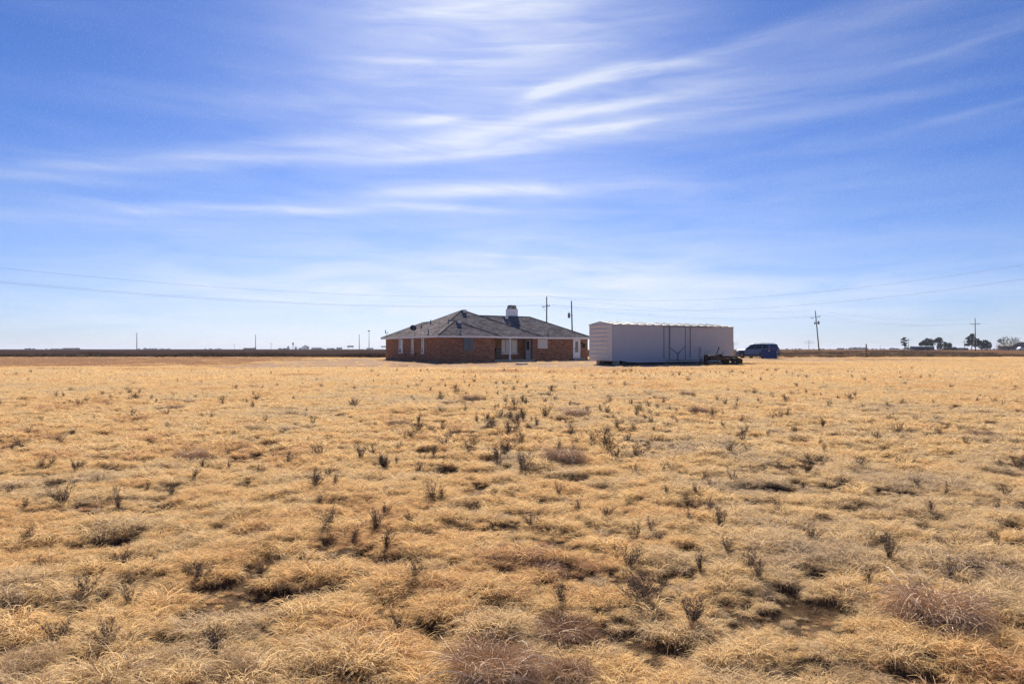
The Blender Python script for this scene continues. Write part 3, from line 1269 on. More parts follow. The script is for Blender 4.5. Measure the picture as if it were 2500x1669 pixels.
# three tall narrow windows of the left wall
for px0, px1, py0, py1 in ((974.5, 983.5, 828.5, 862.5), (1004.8, 1010, 827, 863), (1029.8, 1035.6, 826, 863.5)):
    va, vb = sorted((hv(px0), hv(px1)))
    vm = (va + vb) / 2
    z1, z0 = min(hz(py0, 0, vm), WALLTOP - .02), hz(py1, 0, vm)
    f = MB()
    f.box(-.06, -.001, va, vb, z1 - .07, z1)
    f.box(-.10, -.001, va - .03, vb + .03, z0, z0 + .07)
    f.box(-.058, -.002, va, va + .07, z0 + .072, z1 - .072)
    f.box(-.058, -.002, vb - .07, vb, z0 + .072, z1 - .072)
    f.box(-.05, -.003, va + .07, vb - .07, (z0 + z1) / 2 - .03, (z0 + z1) / 2 + .03)
    wf = f.build('window', M_WHITE, house)
    MB().box(-.03, -.004, va + .07, vb - .07, z0 + .07, z1 - .07).build('pane', M_GLASS, wf)
    MB().box(-.045, -.031, va + .08, va + (vb - va) * .35, z0 + .08, z1 - .08).build('curtain', M_BLIND, wf)
# glazed white door, right wing
u0, u1 = hu(1399.6, 2.2), hu(1415, 2.2)
um = (u0 + u1) / 2
z1, z0 = WALLTOP - .03, hz(873.5, um, 2.2)
dr = MB()
dr.box(u0 - .05, u0 + .06, 2.12, 2.199, z0 - .02, z1)
dr.box(u1 - .06, u1 + .05, 2.12, 2.199, z0 - .02, z1)
dr.box(u0 + .062, u1 - .062, 2.121, 2.198, z1 - .08, z1)
dr.build('door_frame', M_WHITE, house)
zb = z0 + (z1 - z0) * .30
dd = MB()
dd.box(u0 + .07, u1 - .07, 2.145, 2.196, z0, zb)
dd.box(u0 + .07, u0 + .22, 2.145, 2.196, zb + .001, z1 - .09)
dd.box(u1 - .22, u1 - .07, 2.145, 2.196, zb + .001, z1 - .09)
dd.box(u0 + .221, u1 - .221, 2.145, 2.196, z1 - .20, z1 - .09)
door = dd.build('door', M_WHITE, house)
MB().box(u0 + .22, u1 - .22, 2.165, 2.19, zb, z1 - .2).build('pane', glass_mat('door_glass', (.16, .15, .12), .12), door)
MB().box(u0 + .09, u0 + .14, 2.09, 2.1449, z0 + .95, z0 + 1.1).build('handle', M_GREY, door)
MB().box(u0 - .3, u1 + .3, 1.55, 2.19, -.2, z0 - .03).build('door_step', M_CONC, house)
# back door on the porch side wall, half glazed, facing left
va, vb = hv(1297.5, uD), hv(1284, uD)
va, vb = min(va, vb), max(va, vb)
vb = min(vb, 3.22)
va = vb - .95
z1, z0 = 2.28, .22
dd = MB()
dd.box(uD - .05, uD - .001, va, vb, z0, z0 + 1.0)
dd.box(uD - .05, uD - .001, va, va + .12, z0 + 1.001, z1)
dd.box(uD - .05, uD - .001, vb - .12, vb, z0 + 1.001, z1)
dd.box(uD - .05, uD - .001, va + .121, vb - .121, z1 - .12, z1)
door2 = dd.build('door', M_WHITE, house)
MB().box(uD - .03, uD - .01, va + .12, vb - .12, z0 + 1.0, z1 - .12).build('pane', M_GLASS, door2)
MB().lathe([(.02, 0), (.035, .03), (.03, .07)], 10, Matrix.Translation((uD - .05, vb - .14, z0 + .95)) @ Matrix.Rotation(R(-90), 4, 'Y')).build('handle', M_GALV, door2)
MB().box(6.001, uD - .001, 1.15, 3.299, -.2, .20).build('porch_slab', M_CONC, house)
up = hu(1244.6, 1.42)
pp = MB().box(up - .07, up + .07, 1.35, 1.49, .201, WALLTOP + .02)
pp.box(up - .09, up + .09, 1.33, 1.51, .2005, .32)
pp.build('porch_post', M_WHITE, house)
# small fittings on the brickwork
for px, py, on, w, h in ((1324, 864, 'f', .16, .16), (1328, 872, 'f', .09, .09)):
    u = hu(px, 2.2)
    z = hz(py, u, 2.2)
    MB().box(u - w / 2, u + w / 2, 2.14, 2.199, z - h / 2, z + h / 2, taper=0).build('wall_vent', M_DARK, house)
for px, py, w, h in ((991, 867.5, .2, .14), (1015.5, 865.5, .16, .26)):
    v = hv(px)
    z = hz(py, 0, v)
    MB().box(-.07, -.001, v - w / 2, v + w / 2, z - h / 2, z + h / 2).build('wall_vent', M_DARK, house)

HM = house.matrix_basis.copy()


def hw_(u, v, z):
    return HM @ Vector((u, v, z))


# wall ornaments beside the white door
def star(label, px, py, r):
    u = hu(px, 2.2)
    z = hz(py, u, 2.2)
    t = thing('wall_star', label, 'wall ornament', hw_(u, 2.2, z), A30, 'dark stars on the brick wall')
    out = []
    for i in range(10):
        a = R(90 + 36 * i)
        rr = r if i % 2 == 0 else r * .45
        out.append((rr * math.cos(a), rr * math.sin(a)))
    V = [(x, -.012, y) for x, y in out] + [(0, -.07, 0)]
    MB().mesh(V, [(i, (i + 1) % 10, 10) for i in range(10)] + [tuple(range(10))]).build('star_face', M_BLACK, t)
    MB().lathe([(r * .95, .001), (r * .95, .012), (r * .9, .02)], 24, Matrix.Rotation(R(90), 4, 'X')).build('ring', M_DKRUST, t)


star('smaller dark metal star on brick wall nearer the white glazed door', 1420.4, 837.2, .17)
star('larger dark metal star on brick wall near the right corner of the house', 1425.3, 843.2, .26)


# satellite dishes on the roof
def dish(label, px, py, mast_h, r, yaw, pitch):
    h = ray_roof(px, py)
    if h is None:
        h = Vector((0, 15, EAVE + .2))
    t = thing('satellite_dish', label, 'satellite dish', HM @ h, 0, None)
    MB().tube([(0, 0, -.05), (0, 0, .12), (-.22, -.05, mast_h)], .022, 8).build('mast', M_GREY, t)
    MB().box(-.12, .12, -.09, .09, -.06, .012).build('foot_plate', M_GREY, t)
    D = Matrix.Translation((-.24, -.06, mast_h + .05)) @ Matrix.Rotation(yaw, 4, 'Z') @ Matrix.Rotation(pitch, 4, 'X')
    prof = [(r * k / 6, .16 * r * (k / 6) ** 2 * 2) for k in range(7)]
    b = MB()
    b.lathe([(max(.01, p), z) for p, z in prof] + [(r * .985, prof[-1][1] + .012)] + [(max(.01, p * .98), z + .012) for p, z in prof[::-1]], 24, D)
    b.build('reflector', plain('dark_dish', (.03, .03, .032), .5, .1), t)
    e = D @ Vector((0, -r * .95, .1))
    f_ = D @ Vector((0, -r * .45, r * 1.15))
    MB().tube([e, f_], .014, 6).build('feed_arm', M_GREY, t)
    MB().box(-.05, .05, -.04, .04, -.05, .05, Matrix.Translation(f_)).build('feed_horn', M_GREY, t)


dish('black round satellite dish standing on the left slope of the house roof', 1014, 817, .62, .34, R(25), R(62))
dish('satellite dish seen edge-on at the far left eave of the house roof', 942, 819.5, .42, .26, R(95), R(80))

# black barbecue grill on the porch
gu, gv = hu(1214, 2.2), 2.2
grill = thing('barbecue_grill', 'black barbecue grill standing on the porch beside the brick corner', 'grill', hw_(gu, gv, .20), A30)
MB().box(-.33, .33, -.24, .24, .12, .78, taper=.01).build('cabinet', M_BLACK, grill)
lid = MB().prism([(-.30, .785), (.30, .785), (.30, .95), (.24, 1.10), (.12, 1.19), (-.12, 1.19), (-.24, 1.10), (-.30, .95)], 'y', -.26, .26).build('lid', M_BLACK, grill)
MB().tube([(-.22, -.30, .9), (.22, -.30, .9)], .018, 8).build('handle', M_GALV, lid)
MB().box(.335, .68, -.2, .2, .74, .775).build('side_shelf', M_BLACK, grill)
for sx in (-.26, .26):
    for sy in (-.2, .2):
        MB().lathe([(.05, -.02), (.055, 0), (.05, .02)], 12, Matrix.Translation((sx, sy, .055)) @ Matrix.Rotation(R(90), 4, 'X')).build('caster', M_RUBBER, grill)
        MB().box(sx - .02, sx + .02, sy - .012, sy + .012, .05, .125).build('leg', M_BLACK, grill)

# septic lid in the yard
p = ground_at(1274, 890.5)
sep_lid = thing('ground_hatch', 'small dark flat access lid lying in the bare yard', 'hatch', p, R(20))
MB().box(-.42, .42, -.55, .55, -.05, .09, taper=.04).build('curb', M_CONC, sep_lid)
MB().box(-.36, .36, -.49, .49, .091, .13).build('cover', M_DKRUST, sep_lid)

# ------------------------------------------------------------------ the white boxcar
BC = Vector((8.64, 59.0, 0))
BZ, BT, BL, BW = .274, 3.47, 14.87, 3.22
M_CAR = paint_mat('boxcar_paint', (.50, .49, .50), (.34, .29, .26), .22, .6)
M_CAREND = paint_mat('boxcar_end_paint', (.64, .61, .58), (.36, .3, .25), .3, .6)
M_ROOFP = paint_mat('boxcar_roof_paint', (.58, .58, .52), (.3, .26, .2), .45, .6)
car = thing('boxcar', 'long dirty white railway boxcar body set on blocks beside the house', 'boxcar', BC, A30)


def bx(px, y=0.0):
    k = (px - CX) / FPX
    return (k * (59 + CA * y) - 8.64 + SA * y) / (CA - SA * k)


def bzz(py, x, y=0.0):
    return CAMH + (HY - py) * (59 + SA * x + CA * y) / FPX


MB().box(.02, BL - .02, .02, BW - .02, BZ, BT).build('body', M_CAR, car)
# side panels with their seams, each a plate of its own
dx0, dx1 = bx(1633.8), bx(1672)
for xa, xb in ((.11, dx0 - .75), (dx0 - .748, dx1 + .748), (dx1 + .75, BL - .11)):
    MB().box(xa, xb, -.012, .0195, BZ + .16, BT - .13).build('side_panel', M_CAR, car)
MB().box(.0, BL, -.05, .0, BZ, BZ + .155).build('side_sill', M_CAR, car)
MB().prism([(bx(1517), BZ - .002), (bx(1532), BZ - .12), (bx(1560), BZ - .16), (bx(1745), BZ - .16), (bx(1765), BZ - .08), (bx(1775), BZ - .002)], 'y', -.045, .0).build('side_skirt', M_CAR, car)
MB().box(.0, BL, -.05, .0, BT - .125, BT).build('top_plate', M_CAR, car)
for x in (0.0, BL - .1):
    MB().box(x - .005, x + .105, -.03, .05, BZ + .156, BT - .126).build('corner_post', M_CAR, car)
MB().box(-.03, .0, -.02, .3, BZ, BT).build('corner_post', M_CAREND, car)
MB().box(-.03, .0, BW - .12, BW + .02, BZ, BT).build('corner_post', M_CAREND, car)
# corrugated end: pressed horizontal ribs
endp = MB()
endp.prism([(.0, BZ), (BW, BZ), (BW, BT), (BW / 2, BT + .24), (.0, BT)], 'x', -.015, .019)
endp = endp.build('end_wall', M_CAREND, car)
NR_ = 9
for i in range(NR_):
    z = BZ + .17 + (BT - BZ - .26) * i / (NR_ - 1)
    prof = []
    n = 15
    mb = MB()
    V, F = [], []
    for j in range(n):
        t = j / (n - 1)
        y = .33 + (BW - .48) * t
        s = math.sin(math.pi * t) ** .55
        hgt = .035 + .095 * s
        dep = .015 + .085 * s
        V += [(-.016, y, z - hgt), (-.016 - dep, y, z - hgt * .15), (-.016 - dep * .75, y, z + hgt * .45), (-.016, y, z + hgt)]
    for j in range(n - 1):
        for q in range(3):
            F.append((j * 4 + q, j * 4 + q + 1, (j + 1) * 4 + q + 1, (j + 1) * 4 + q))
    mb.mesh(V, F, True)
    mb.build('end_rib', M_CAREND, endp)
# roof: separate ribbed sheets with overlapping seams
NP = 16
sw = BL / NP
for i in range(NP):
    x0 = i * sw
    lift = .025 * ((i * 7) % 3) / 2
    mb = MB()
    ya, yb, yc = -.09, BW / 2, BW + .09
    zr, ze_ = BT + .24 + lift, BT + .015 + lift * .5
    for (q0, q1, h) in ((x0 + .004, x0 + sw - .004, .0), (x0 - .06, x0 + .10, .055)):
        mb.mesh([(q0, ya, ze_ - .02 + h), (q1, ya, ze_ - .02 + h), (q1, yb, zr + h), (q0, yb, zr + h), (q0, yc, ze_ - .02 + h), (q1, yc, ze_ - .02 + h),
                 (q0, ya, ze_ - .06), (q1, ya, ze_ - .06), (q1, yb, zr - .05), (q0, yb, zr - .05), (q0, yc, ze_ - .06), (q1, yc, ze_ - .06)],
                [(0, 1, 2, 3), (3, 2, 5, 4), (6, 7, 8, 9), (9, 8, 11, 10), (0, 1, 7, 6), (4, 5, 11, 10), (0, 3, 9, 6), (3, 4, 10, 9), (1, 2, 8, 7), (2, 5, 11, 8)])
    mb.build('roof_panel', M_ROOFP, car)
# sliding door, tracks and braces
zt, zb = bzz(797.5, dx0), BZ + .1
dm = MB().box(dx0, dx1, -.085, -.051, zb, zt - .02)
bdoor = dm.build('sliding_door', M_CAR, car)
for x in (dx0 - .02, dx1 - .05):
    MB().box(x, x + .05, -.115, -.086, zb, zt - .03).build('door_stile', M_GREY, bdoor)
mid = (dx0 + dx1) / 2
zv = bzz(863.5, mid)
for xe, ze_ in ((dx0 + .1, bzz(849, dx0)), (dx1 - .1, bzz(846, dx1))):
    MB().tube([(xe, -.11, ze_), (mid, -.11, zv)], .03, 6).build('brace', M_GREY, bdoor)
MB().box(mid - .06, mid + .06, -.12, -.0861, zv - .55, zv + .02).build('latch_bar', M_GREY, bdoor)
MB().box(bx(1619), bx(1737), -.13, -.051, zt, zt + .06).build('upper_track', M_GREY, car)
MB().box(bx(1627), bx(1700), -.13, -.051, BZ - .03, BZ + .04).build('lower_track', M_GREY, car)
for px in (1620.5, 1684.5):
    x = bx(px)
    MB().box(x - .02, x + .02, -.07, -.013, BZ + .16, zt - .01).build('door_post', M_GREY, car)
for px in (1706, 1710):
    x = bx(px)
    MB().tube([(x, -.08, BZ + .05), (x, -.08, 1.5)], .016, 6).build('grab_rail', M_GREY, car)
# supports under the body
for x, y0 in ((.55, .15), (.55, BW - .75), (BL - 1.1, .15), (BL - 1.1, BW - .75), (6.5, .4), (6.5, BW - .9)):
    MB().box(x, x + .4, y0, y0 + .5, -.3, BZ - .003).build('concrete_block', M_CONC, car)
MB().box(1.15, 1.4, -.04, BW + .04, -.25, BZ - .004).build('timber', M_DARK, car)
MB().box(1.45, BL - 1.6, .25, BW - .25, -.05, BZ - .005).build('underframe', M_DARK, car)

# ------------------------------------------------------------------ trailer with scrap in front of the boxcar
TP = Vector(((1792 - CX) / FPX * 58.6, 58.6, 0))
TP.z = tz(TP.x, TP.y)
trl = thing('utility_trailer', 'rusty flatbed trailer with pale wheel rims parked against the boxcar', 'trailer', TP, R(6))
fr = MB()
for y in (.1, 1.45):
    fr.box(-2.05, .34, y - .04, y + .04, .44, .56)
for x in (-2.05, -1.4, -.7, 0, .30):
    fr.box(x, x + .06, .141, 1.409, .45, .55)
fr.build('frame', M_DKRUST, trl)
for i in range(7):
    y = .02 + i * .22
    MB().box(-2.02, .33, y, y + .205, .5605, .60).build('deck_plank', M_WOOD, trl)
for y in (.02, 1.53):
    MB().box(-2.05, .34, y - .02, y + .02, .61, .80).build('side_board', M_RUST, trl)
MB().box(-2.09, -2.052, 0, 1.55, .45, .82).build('front_board', M_DKRUST, trl)
MB().prism([(.36, .32), (.80, .30), (.84, .52), (.36, .70)], 'y', .1, 1.45).build('tail_box', M_RUST, trl)
MB().box(.62, .86, .2, 1.3, .20, .318).build('bumper', M_DKRUST, trl)
for y, s in ((-.16, -1), (1.71, 1)):
    wM = Matrix.Translation((0, y, .30)) @ Matrix.Rotation(R(90), 4, 'X')
    wh = MB().lathe([(.20, -.10), (.27, -.10), (.30, -.07), (.30, .07), (.27, .10), (.20, .10)], 28, wM).build('tyre', M_RUBBER, trl)
    MB().lathe([(.195, -.07), (.195, .085), (.15, .10), (.07, .075), (.05, .11), (.02, .11)], 24, wM).build('rim', M_RIM, trl)
    arc = [(.42 * math.cos(R(a)), .30 + .40 * math.sin(R(a))) for a in range(10, 171, 16)]
    arc2 = [(.39 * math.cos(R(a)), .30 + .37 * math.sin(R(a))) for a in range(170, 9, -16)]
    MB().prism(arc + arc2, 'y', y - .12, y + .12).build('fender', M_RUST, trl)
MB().tube([(-2.05, .15, .46), (-2.75, .78, .42), (-2.05, 1.4, .46)], .04, 6).build('tongue', M_DKRUST, trl)
MB().tube([(-2.72, .78, .02), (-2.72, .78, .55)], .03, 8).build('jack', M_DKRUST, trl)


def on_trailer(x, y, z):
    return TP + Matrix.Rotation(R(6), 3, 'Z') @ Vector((x, y, z))


# scrap iron lying on the deck
sc = thing('scrap_engine', 'lumpy rusty engine block sitting on the middle of the trailer', 'scrap', on_trailer(-1.0, .75, .601), R(10))
MB().box(-.3, .32, -.25, .25, 0, .26, taper=.03).build('block', M_RUST, sc)
MB().box(-.2, .25, -.16, .16, .261, .38, taper=.04).build('head', M_DKRUST, sc)
MB().tube([(-.2, -.26, .12), (.24, -.28, .2), (.34, -.1, .3)], .035, 7).build('manifold', M_DKRUST, sc)
MB().lathe([(.1, 0), (.13, .03), (.1, .06)], 16, Matrix.Translation((.33, 0, .15)) @ Matrix.Rotation(R(90), 4, 'Y')).build('pulley', M_DKRUST, sc)
sc = thing('scrap_axle', 'rusty axle beam with hubs lying along the rear half of the trailer', 'scrap', on_trailer(-.35, .5, .601), R(8))
MB().tube([(-.55, 0, .1), (-.1, .02, .14), (.45, 0, .1)], .055, 8).build('beam', M_RUST, sc)
for x in (-.55, .45):
    MB().lathe([(.07, -.05), (.12, -.03), (.12, .03), (.07, .05)], 14, Matrix.Translation((x, 0, .12)) @ Matrix.Rotation(R(90), 4, 'Y')).build('hub', M_DKRUST, sc)
sc = thing('rusty_toolbox', 'low rust-brown box at the front end of the trailer deck', 'box', on_trailer(-1.65, .6, .601), R(4))
MB().box(-.3, .3, -.3, .3, 0, .2).build('case', M_DKRUST, sc)
MB().box(-.31, .31, -.31, .31, .2005, .25, taper=.02).build('lid', M_DKRUST, sc)
bm_ = MB().box(-.05, .05, -.05, .05, 0, 1.02)
bm_.box(-.065, .065, -.065, .065, 1.0205, 1.07)
o = tag(bm_.build('leaning_beam', M_BLACK), 'thick black post leaning to the right above the trailer front', 'post')
o.location = on_trailer(-1.72, .12, .60)
o.rotation_euler = (R(-3), R(24), 0)
RODS = [(-1.12, .6, .60, .45, -16, .018, 'thin bent rod leaning left from the middle of the trailer load'),
        (-1.06, .55, .60, .85, 25, .014, 'thin straight rod leaning right from the middle of the trailer load'),
        (-.58, .6, .60, .62, -14, .026, 'short thick rod leaning left above the rear of the trailer'),
        (-.82, .7, .60, .38, -8, .02, 'stub of pipe standing upright on the trailer load')]
for x, y, z, ln, tilt, r, lab in RODS:
    o = tag(MB().tube([(0, 0, 0), (.01, 0, ln * .5), (.05 * (1 if tilt > 0 else -1), 0.01, ln)], r, 7, r1=r * .6).build('scrap_rod', M_DKRUST), lab, 'rod', 'rods standing up from the trailer')
    o.location = on_trailer(x, y, z)
    o.rotation_euler = (0, R(tilt), 0)
# upright rusty drum left of the trailer
DP = Vector(((1723 - CX) / FPX * 58.3, 58.3, 0))
DP.z = tz(DP.x, DP.y)
drum = thing('rusty_drum', 'upright dark rusty drum between the boxcar side and the trailer tongue', 'drum', DP, 0)
MB().lathe([(.19, 0), (.2, .02), (.19, .28), (.205, .30), (.19, .32), (.19, .58), (.205, .6), (.19, .62), (.19, .86), (.2, .88), (.185, .90)], 20).build('shell', M_DKRUST, drum)
MB().lathe([(.175, .901), (.17, .93), (.05, .94)], 20).build('cover', M_RUST, drum)
for (x0, x1, lab) in ((-.12, -.05, 'thin rod standing up on the left of the rusty drum'), (.04, .22, 'thin rod leaning right out of the rusty drum')):
    o = tag(MB().tube([(x0, 0, .93), ((x0 + x1) / 2, 0, 1.12), (x1, 0, 1.34)], .013, 6).build('scrap_rod', M_DKRUST), lab, 'rod', 'rods in the rusty drum')
    o.location = DP
st = thing('metal_stand', 'small angled metal stand left of the rusty drum', 'stand', DP + Vector((-.42, .1, 0)), 0)
MB().tube([(-.14, 0, 0), (.16, 0, .72)], .016, 6).build('leg', M_DKRUST, st)
MB().tube([(.14, 0, 0), (-.02, 0, .5)], .016, 6).build('leg', M_DKRUST, st)
MB().box(-.12, .18, -.1, .1, .70, .735).build('top', M_DKRUST, st)

# ------------------------------------------------------------------ sport utility vehicle
M_CARBLUE = plain('slate_blue_car_paint', (.085, .135, .27), .5, .04, 2, metal=.1, spec=.35)
M_CARGLASS = glass_mat('car_glass', (.012, .018, .022), .04)
M_PLASTIC = plain('black_plastic', (.02, .02, .021), .6, .1)
SD = 88.0
SP = Vector(((1849 - CX) / FPX * SD, SD, 0))
SP.z = tz(SP.x, SP.y)
ray = Vector((SP.x, SP.y)).normalized()
th = R(36)
left = Vector((-ray.y, ray.x))
head = left * math.cos(th) + ray * math.sin(th)
suv = thing('suv', 'slate blue full-size sport utility vehicle parked behind the blue dumpster', 'car', SP, math.atan2(head.y, head.x))
ST = [  # x, z bottom, z belt, z top, half width belt, half width top
    (2.62, .52, .86, .94, .78, .70), (2.52, .34, .95, 1.06, .93, .84), (2.2, .32, 1.00, 1.13, .99, .88), (1.45, .32, 1.06, 1.19, 1.01, .88),
    (1.18, .32, 1.10, 1.22, 1.01, .86), (.42, .32, 1.13, 1.82, 1.01, .74), (.05, .32, 1.13, 1.88, 1.01, .74), (-1.0, .32, 1.14, 1.90, 1.01, .75),
    (-2.15, .32, 1.14, 1.86, 1.0, .74), (-2.38, .34, 1.13, 1.80, .99, .73), (-2.56, .38, 1.08, 1.20, .97, .88), (-2.62, .5, .95, 1.05, .93, .86)]
V, F = [], []
n = 10
for x, zb, zl, zt_, wl, wt in ST:
    half = [(wl * .92, zb), (wl, zb + .18), (wl, zl), (wt, zt_ - .05), (wt * .9, zt_)]
    for (y, z) in half:
        V.append((x, -y, z))
    for (y, z) in half[::-1]:
        V.append((x, y, z))
for i in range(len(ST) - 1):
    for j in range(n):
        F.append((i * n + j, i * n + (j + 1) % n, (i + 1) * n + (j + 1) % n, (i + 1) * n + j))
F += [tuple(range(n)), tuple(range((len(ST) - 1) * n, len(ST) * n))[::-1]]
body = MB().mesh(V, F, False).build('body', M_CARBLUE, suv)
bv = body.modifiers.new('soft_edges', 'BEVEL')
bv.width = .035
bv.segments = 2
bv.limit_method = 'ANGLE'
bv.angle_limit = R(20)


def side_pt(x, t, s):
    """point on the greenhouse side at station x, t = 0 belt .. 1 roof edge"""
    for a_, b_ in zip(ST, ST[1:]):
        if b_[0] <= x <= a_[0]:
            k = (a_[0] - x) / (a_[0] - b_[0])
            q = [a_[i] + (b_[i] - a_[i]) * k for i in range(6)]
            z0_, z1_ = q[2] + .03, q[3] - .07
            y = q[4] + (q[5] - q[4]) * t
            return Vector((x, s * (y + .012), z0_ + (z1_ - z0_) * t))


for s in (-1, 1):
    for name, xs_ in (('front_side_window', ((.92, .06, .06), (.40, .06, .88), (-.32, .04, .92), (-.32, .04, .04))),
                      ('rear_side_window', ((-.42, .04, .04), (-.42, .04, .92), (-1.30, .04, .92), (-1.30, .04, .04))),
                      ('quarter_window', ((-1.42, .04, .04), (-1.42, .04, .92), (-2.10, .04, .90), (-2.28, .04, .06)))):
        P = [side_pt(x, t, s) for x, _, t in xs_]
        out = Vector((0, s * .006, 0))
        mb = MB()
        mb.mesh([p for p in P] + [p + out for p in P], [(0, 1, 2, 3), (4, 5, 6, 7), (0, 1, 5, 4), (1, 2, 6, 5), (2, 3, 7, 6), (3, 0, 4, 7)])
        mb.build('side_window', M_CARGLASS, body)
    MB().box(.72, 1.0, s * 1.03 - .1, s * 1.03 + .1, 1.12, 1.29).build('wing_mirror', M_PLASTIC, suv)
    MB().box(-1.55, 1.35, s * 1.015 - .03, s * 1.015 + .03, .30, .46).build('rocker_panel', M_PLASTIC, suv)
    MB().box(-1.3, 1.1, s * 1.08 - .06, s * 1.08 + .06, .24, .285).build('running_board', M_GALV, suv)
    MB().tube([(.15, s * .60, 1.93), (-2.0, s * .60, 1.92)], .022, 6).build('roof_rail', M_PLASTIC, suv)
    for x in (.2, -.9):
        MB().box(x - .95, x - .72, s * 1.02 - .02, s * 1.02 + .02, .98, 1.02).build('door_handle', M_PLASTIC, suv)
    for x in (1.62, -1.48):
        wM = Matrix.Translation((x, s * .90, .39)) @ Matrix.Rotation(R(90), 4, 'X')
        MB().lathe([(.25, -.13), (.36, -.13), (.39, -.10), (.39, .10), (.36, .13), (.25, .13)], 28, wM).build('tyre', M_RUBBER, suv)
        rim = MB().lathe([(.245, -.11), (.245, .11), (.2, .12), (.06, .10), (.03, .13)], 24, wM).build('rim', M_ALLOY, suv)
        for q in range(5):
            MB().box(.05, .235, -.03, .03, -.145, .145, wM @ Matrix.Rotation(R(72 * q), 4, 'Z')).build('spoke', M_ALLOY, rim)
        arch = [(x + .50 * math.cos(R(a)), .39 + .49 * math.sin(R(a))) for a in range(-5, 186, 12)]
        arch2 = [(x + .42 * math.cos(R(a)), .39 + .41 * math.sin(R(a))) for a in range(185, -6, -12)]
        MB().prism(arch + arch2, 'y', s * .985 - .035, s * .985 + .04).build('wheel_arch', M_PLASTIC, suv)
        MB().prism([(x + .43 * math.cos(R(a)), .39 + .42 * math.sin(R(a))) for a in range(-5, 186, 12)], 'y', s * .99 - .01, s * .99 + .024).build('wheel_well', M_DARK, suv)
    MB().box(-2.50, -2.36, s * .90 - .1, s * .90 + .09, .95, 1.32).build('tail_light', plain('red_lens', (.25, .012, .012), .25, .1), suv)
    MB().box(2.44, 2.58, s * .72 - .17, s * .72 + .17, .82, .98).build('headlight', plain('clear_lens', (.7, .72, .75), .15, .05), suv)
gl = MB()
gl.mesh([(1.16, -.80, 1.235), (1.16, .80, 1.235), (.46, .66, 1.80), (.46, -.66, 1.80), (1.17, -.80, 1.25), (1.17, .80, 1.25), (.47, .66, 1.815), (.47, -.66, 1.815)],
        [(0, 1, 2, 3), (4, 5, 6, 7), (0, 1, 5, 4), (1, 2, 6, 5), (2, 3, 7, 6), (3, 0, 4, 7)])
gl.build('windscreen', M_CARGLASS, body)
gl = MB()
gl.mesh([(-2.395, -.66, 1.76), (-2.395, .66, 1.76), (-2.56, .80, 1.25), (-2.56, -.80, 1.25), (-2.42, -.66, 1.77), (-2.42, .66, 1.77), (-2.585, .80, 1.26), (-2.585, -.80, 1.26)],
        [(0, 1, 2, 3), (4, 5, 6, 7), (0, 1, 5, 4), (1, 2, 6, 5), (2, 3, 7, 6), (3, 0, 4, 7)])
gl.build('rear_window', M_CARGLASS, body)
MB().box(-2.74, -2.55, -.9, .9, .42, .66).build('rear_bumper', M_PLASTIC, suv)
MB().box(-2.66, -2.60, -.25, .25, .80, .92).build('number_plate', M_WHITE, suv)
MB().box(2.5, 2.70, -.88, .88, .36, .60).build('front_bumper', M_PLASTIC, suv)
MB().box(2.54, 2.66, -.5, .5, .66, .90).build('grille', M_PLASTIC, suv)

# ------------------------------------------------------------------ blue dumpster
M_DUMP = plain('dumpster_blue', (.008, .030, .16), .5, .15, 3, bump=.1)
DD = 82.0
DPp = Vector(((1878 - CX) / FPX * DD, DD, 0))
DPp.z = tz(DPp.x, DPp.y)
dump = thing('dumpster', 'blue steel dumpster with white markings standing behind the vehicle', 'dumpster', DPp, R(-24))
dump['label'] = 'blue steel dumpster with small white markings in front of the parked vehicle'
dz = .06
MB().prism([(-.52, dz), (.52, dz), (.58, 1.02), (-.52, 1.16)], 'x', -.88, .88).build('bin', M_DUMP, dump)
for x in (-.9, .88):
    MB().box(x, x + .025, -.5, .5, .30, .38).build('fork_rail', M_DUMP, dump)
MB().box(-.93, .93, -.56, -.521, 1.06, 1.14).build('rim', M_DUMP, dump)
for x in (-.6, -.2, .2, .6):
    MB().box(x - .03, x + .03, -.55, -.5201, .1, 1.05).build('rib', M_DUMP, dump)
for x0 in (-.9, .01):
    ld = MB().mesh([(x0, -.58, 1.17), (x0 + .88, -.58, 1.17), (x0 + .88, .60, 1.03), (x0, .60, 1.03), (x0 + .03, -.56, 1.215), (x0 + .85, -.56, 1.215), (x0 + .85, .58, 1.075), (x0 + .03, .58, 1.075)],
                   [(0, 1, 2, 3), (4, 5, 6, 7), (0, 1, 5, 4), (1, 2, 6, 5), (2, 3, 7, 6), (3, 0, 4, 7)])
    ld.build('lid', plain('grey_plastic_lid', (.20, .21, .25), .5, .2, 4), dump)
MB().box(-.06, .12, -.566, -.5615, .92, 1.03).build('sticker', plain('pale_sticker', (.62, .5, .5), .6, .2, 30), dump)
MB().box(.885, .888, -.40, .25, .74, .84).build('sticker', M_WHITE, dump)
MB().box(.885, .888, -.30, .2, .90, .97).build('sticker', plain('faded_white_marking', (.45, .5, .62), .6, .2, 30), dump)
for x in (-.8, .7):
    MB().box(x, x + .1, -.4, .4, 0, dz - .001).build('skid', M_DKRUST, dump)
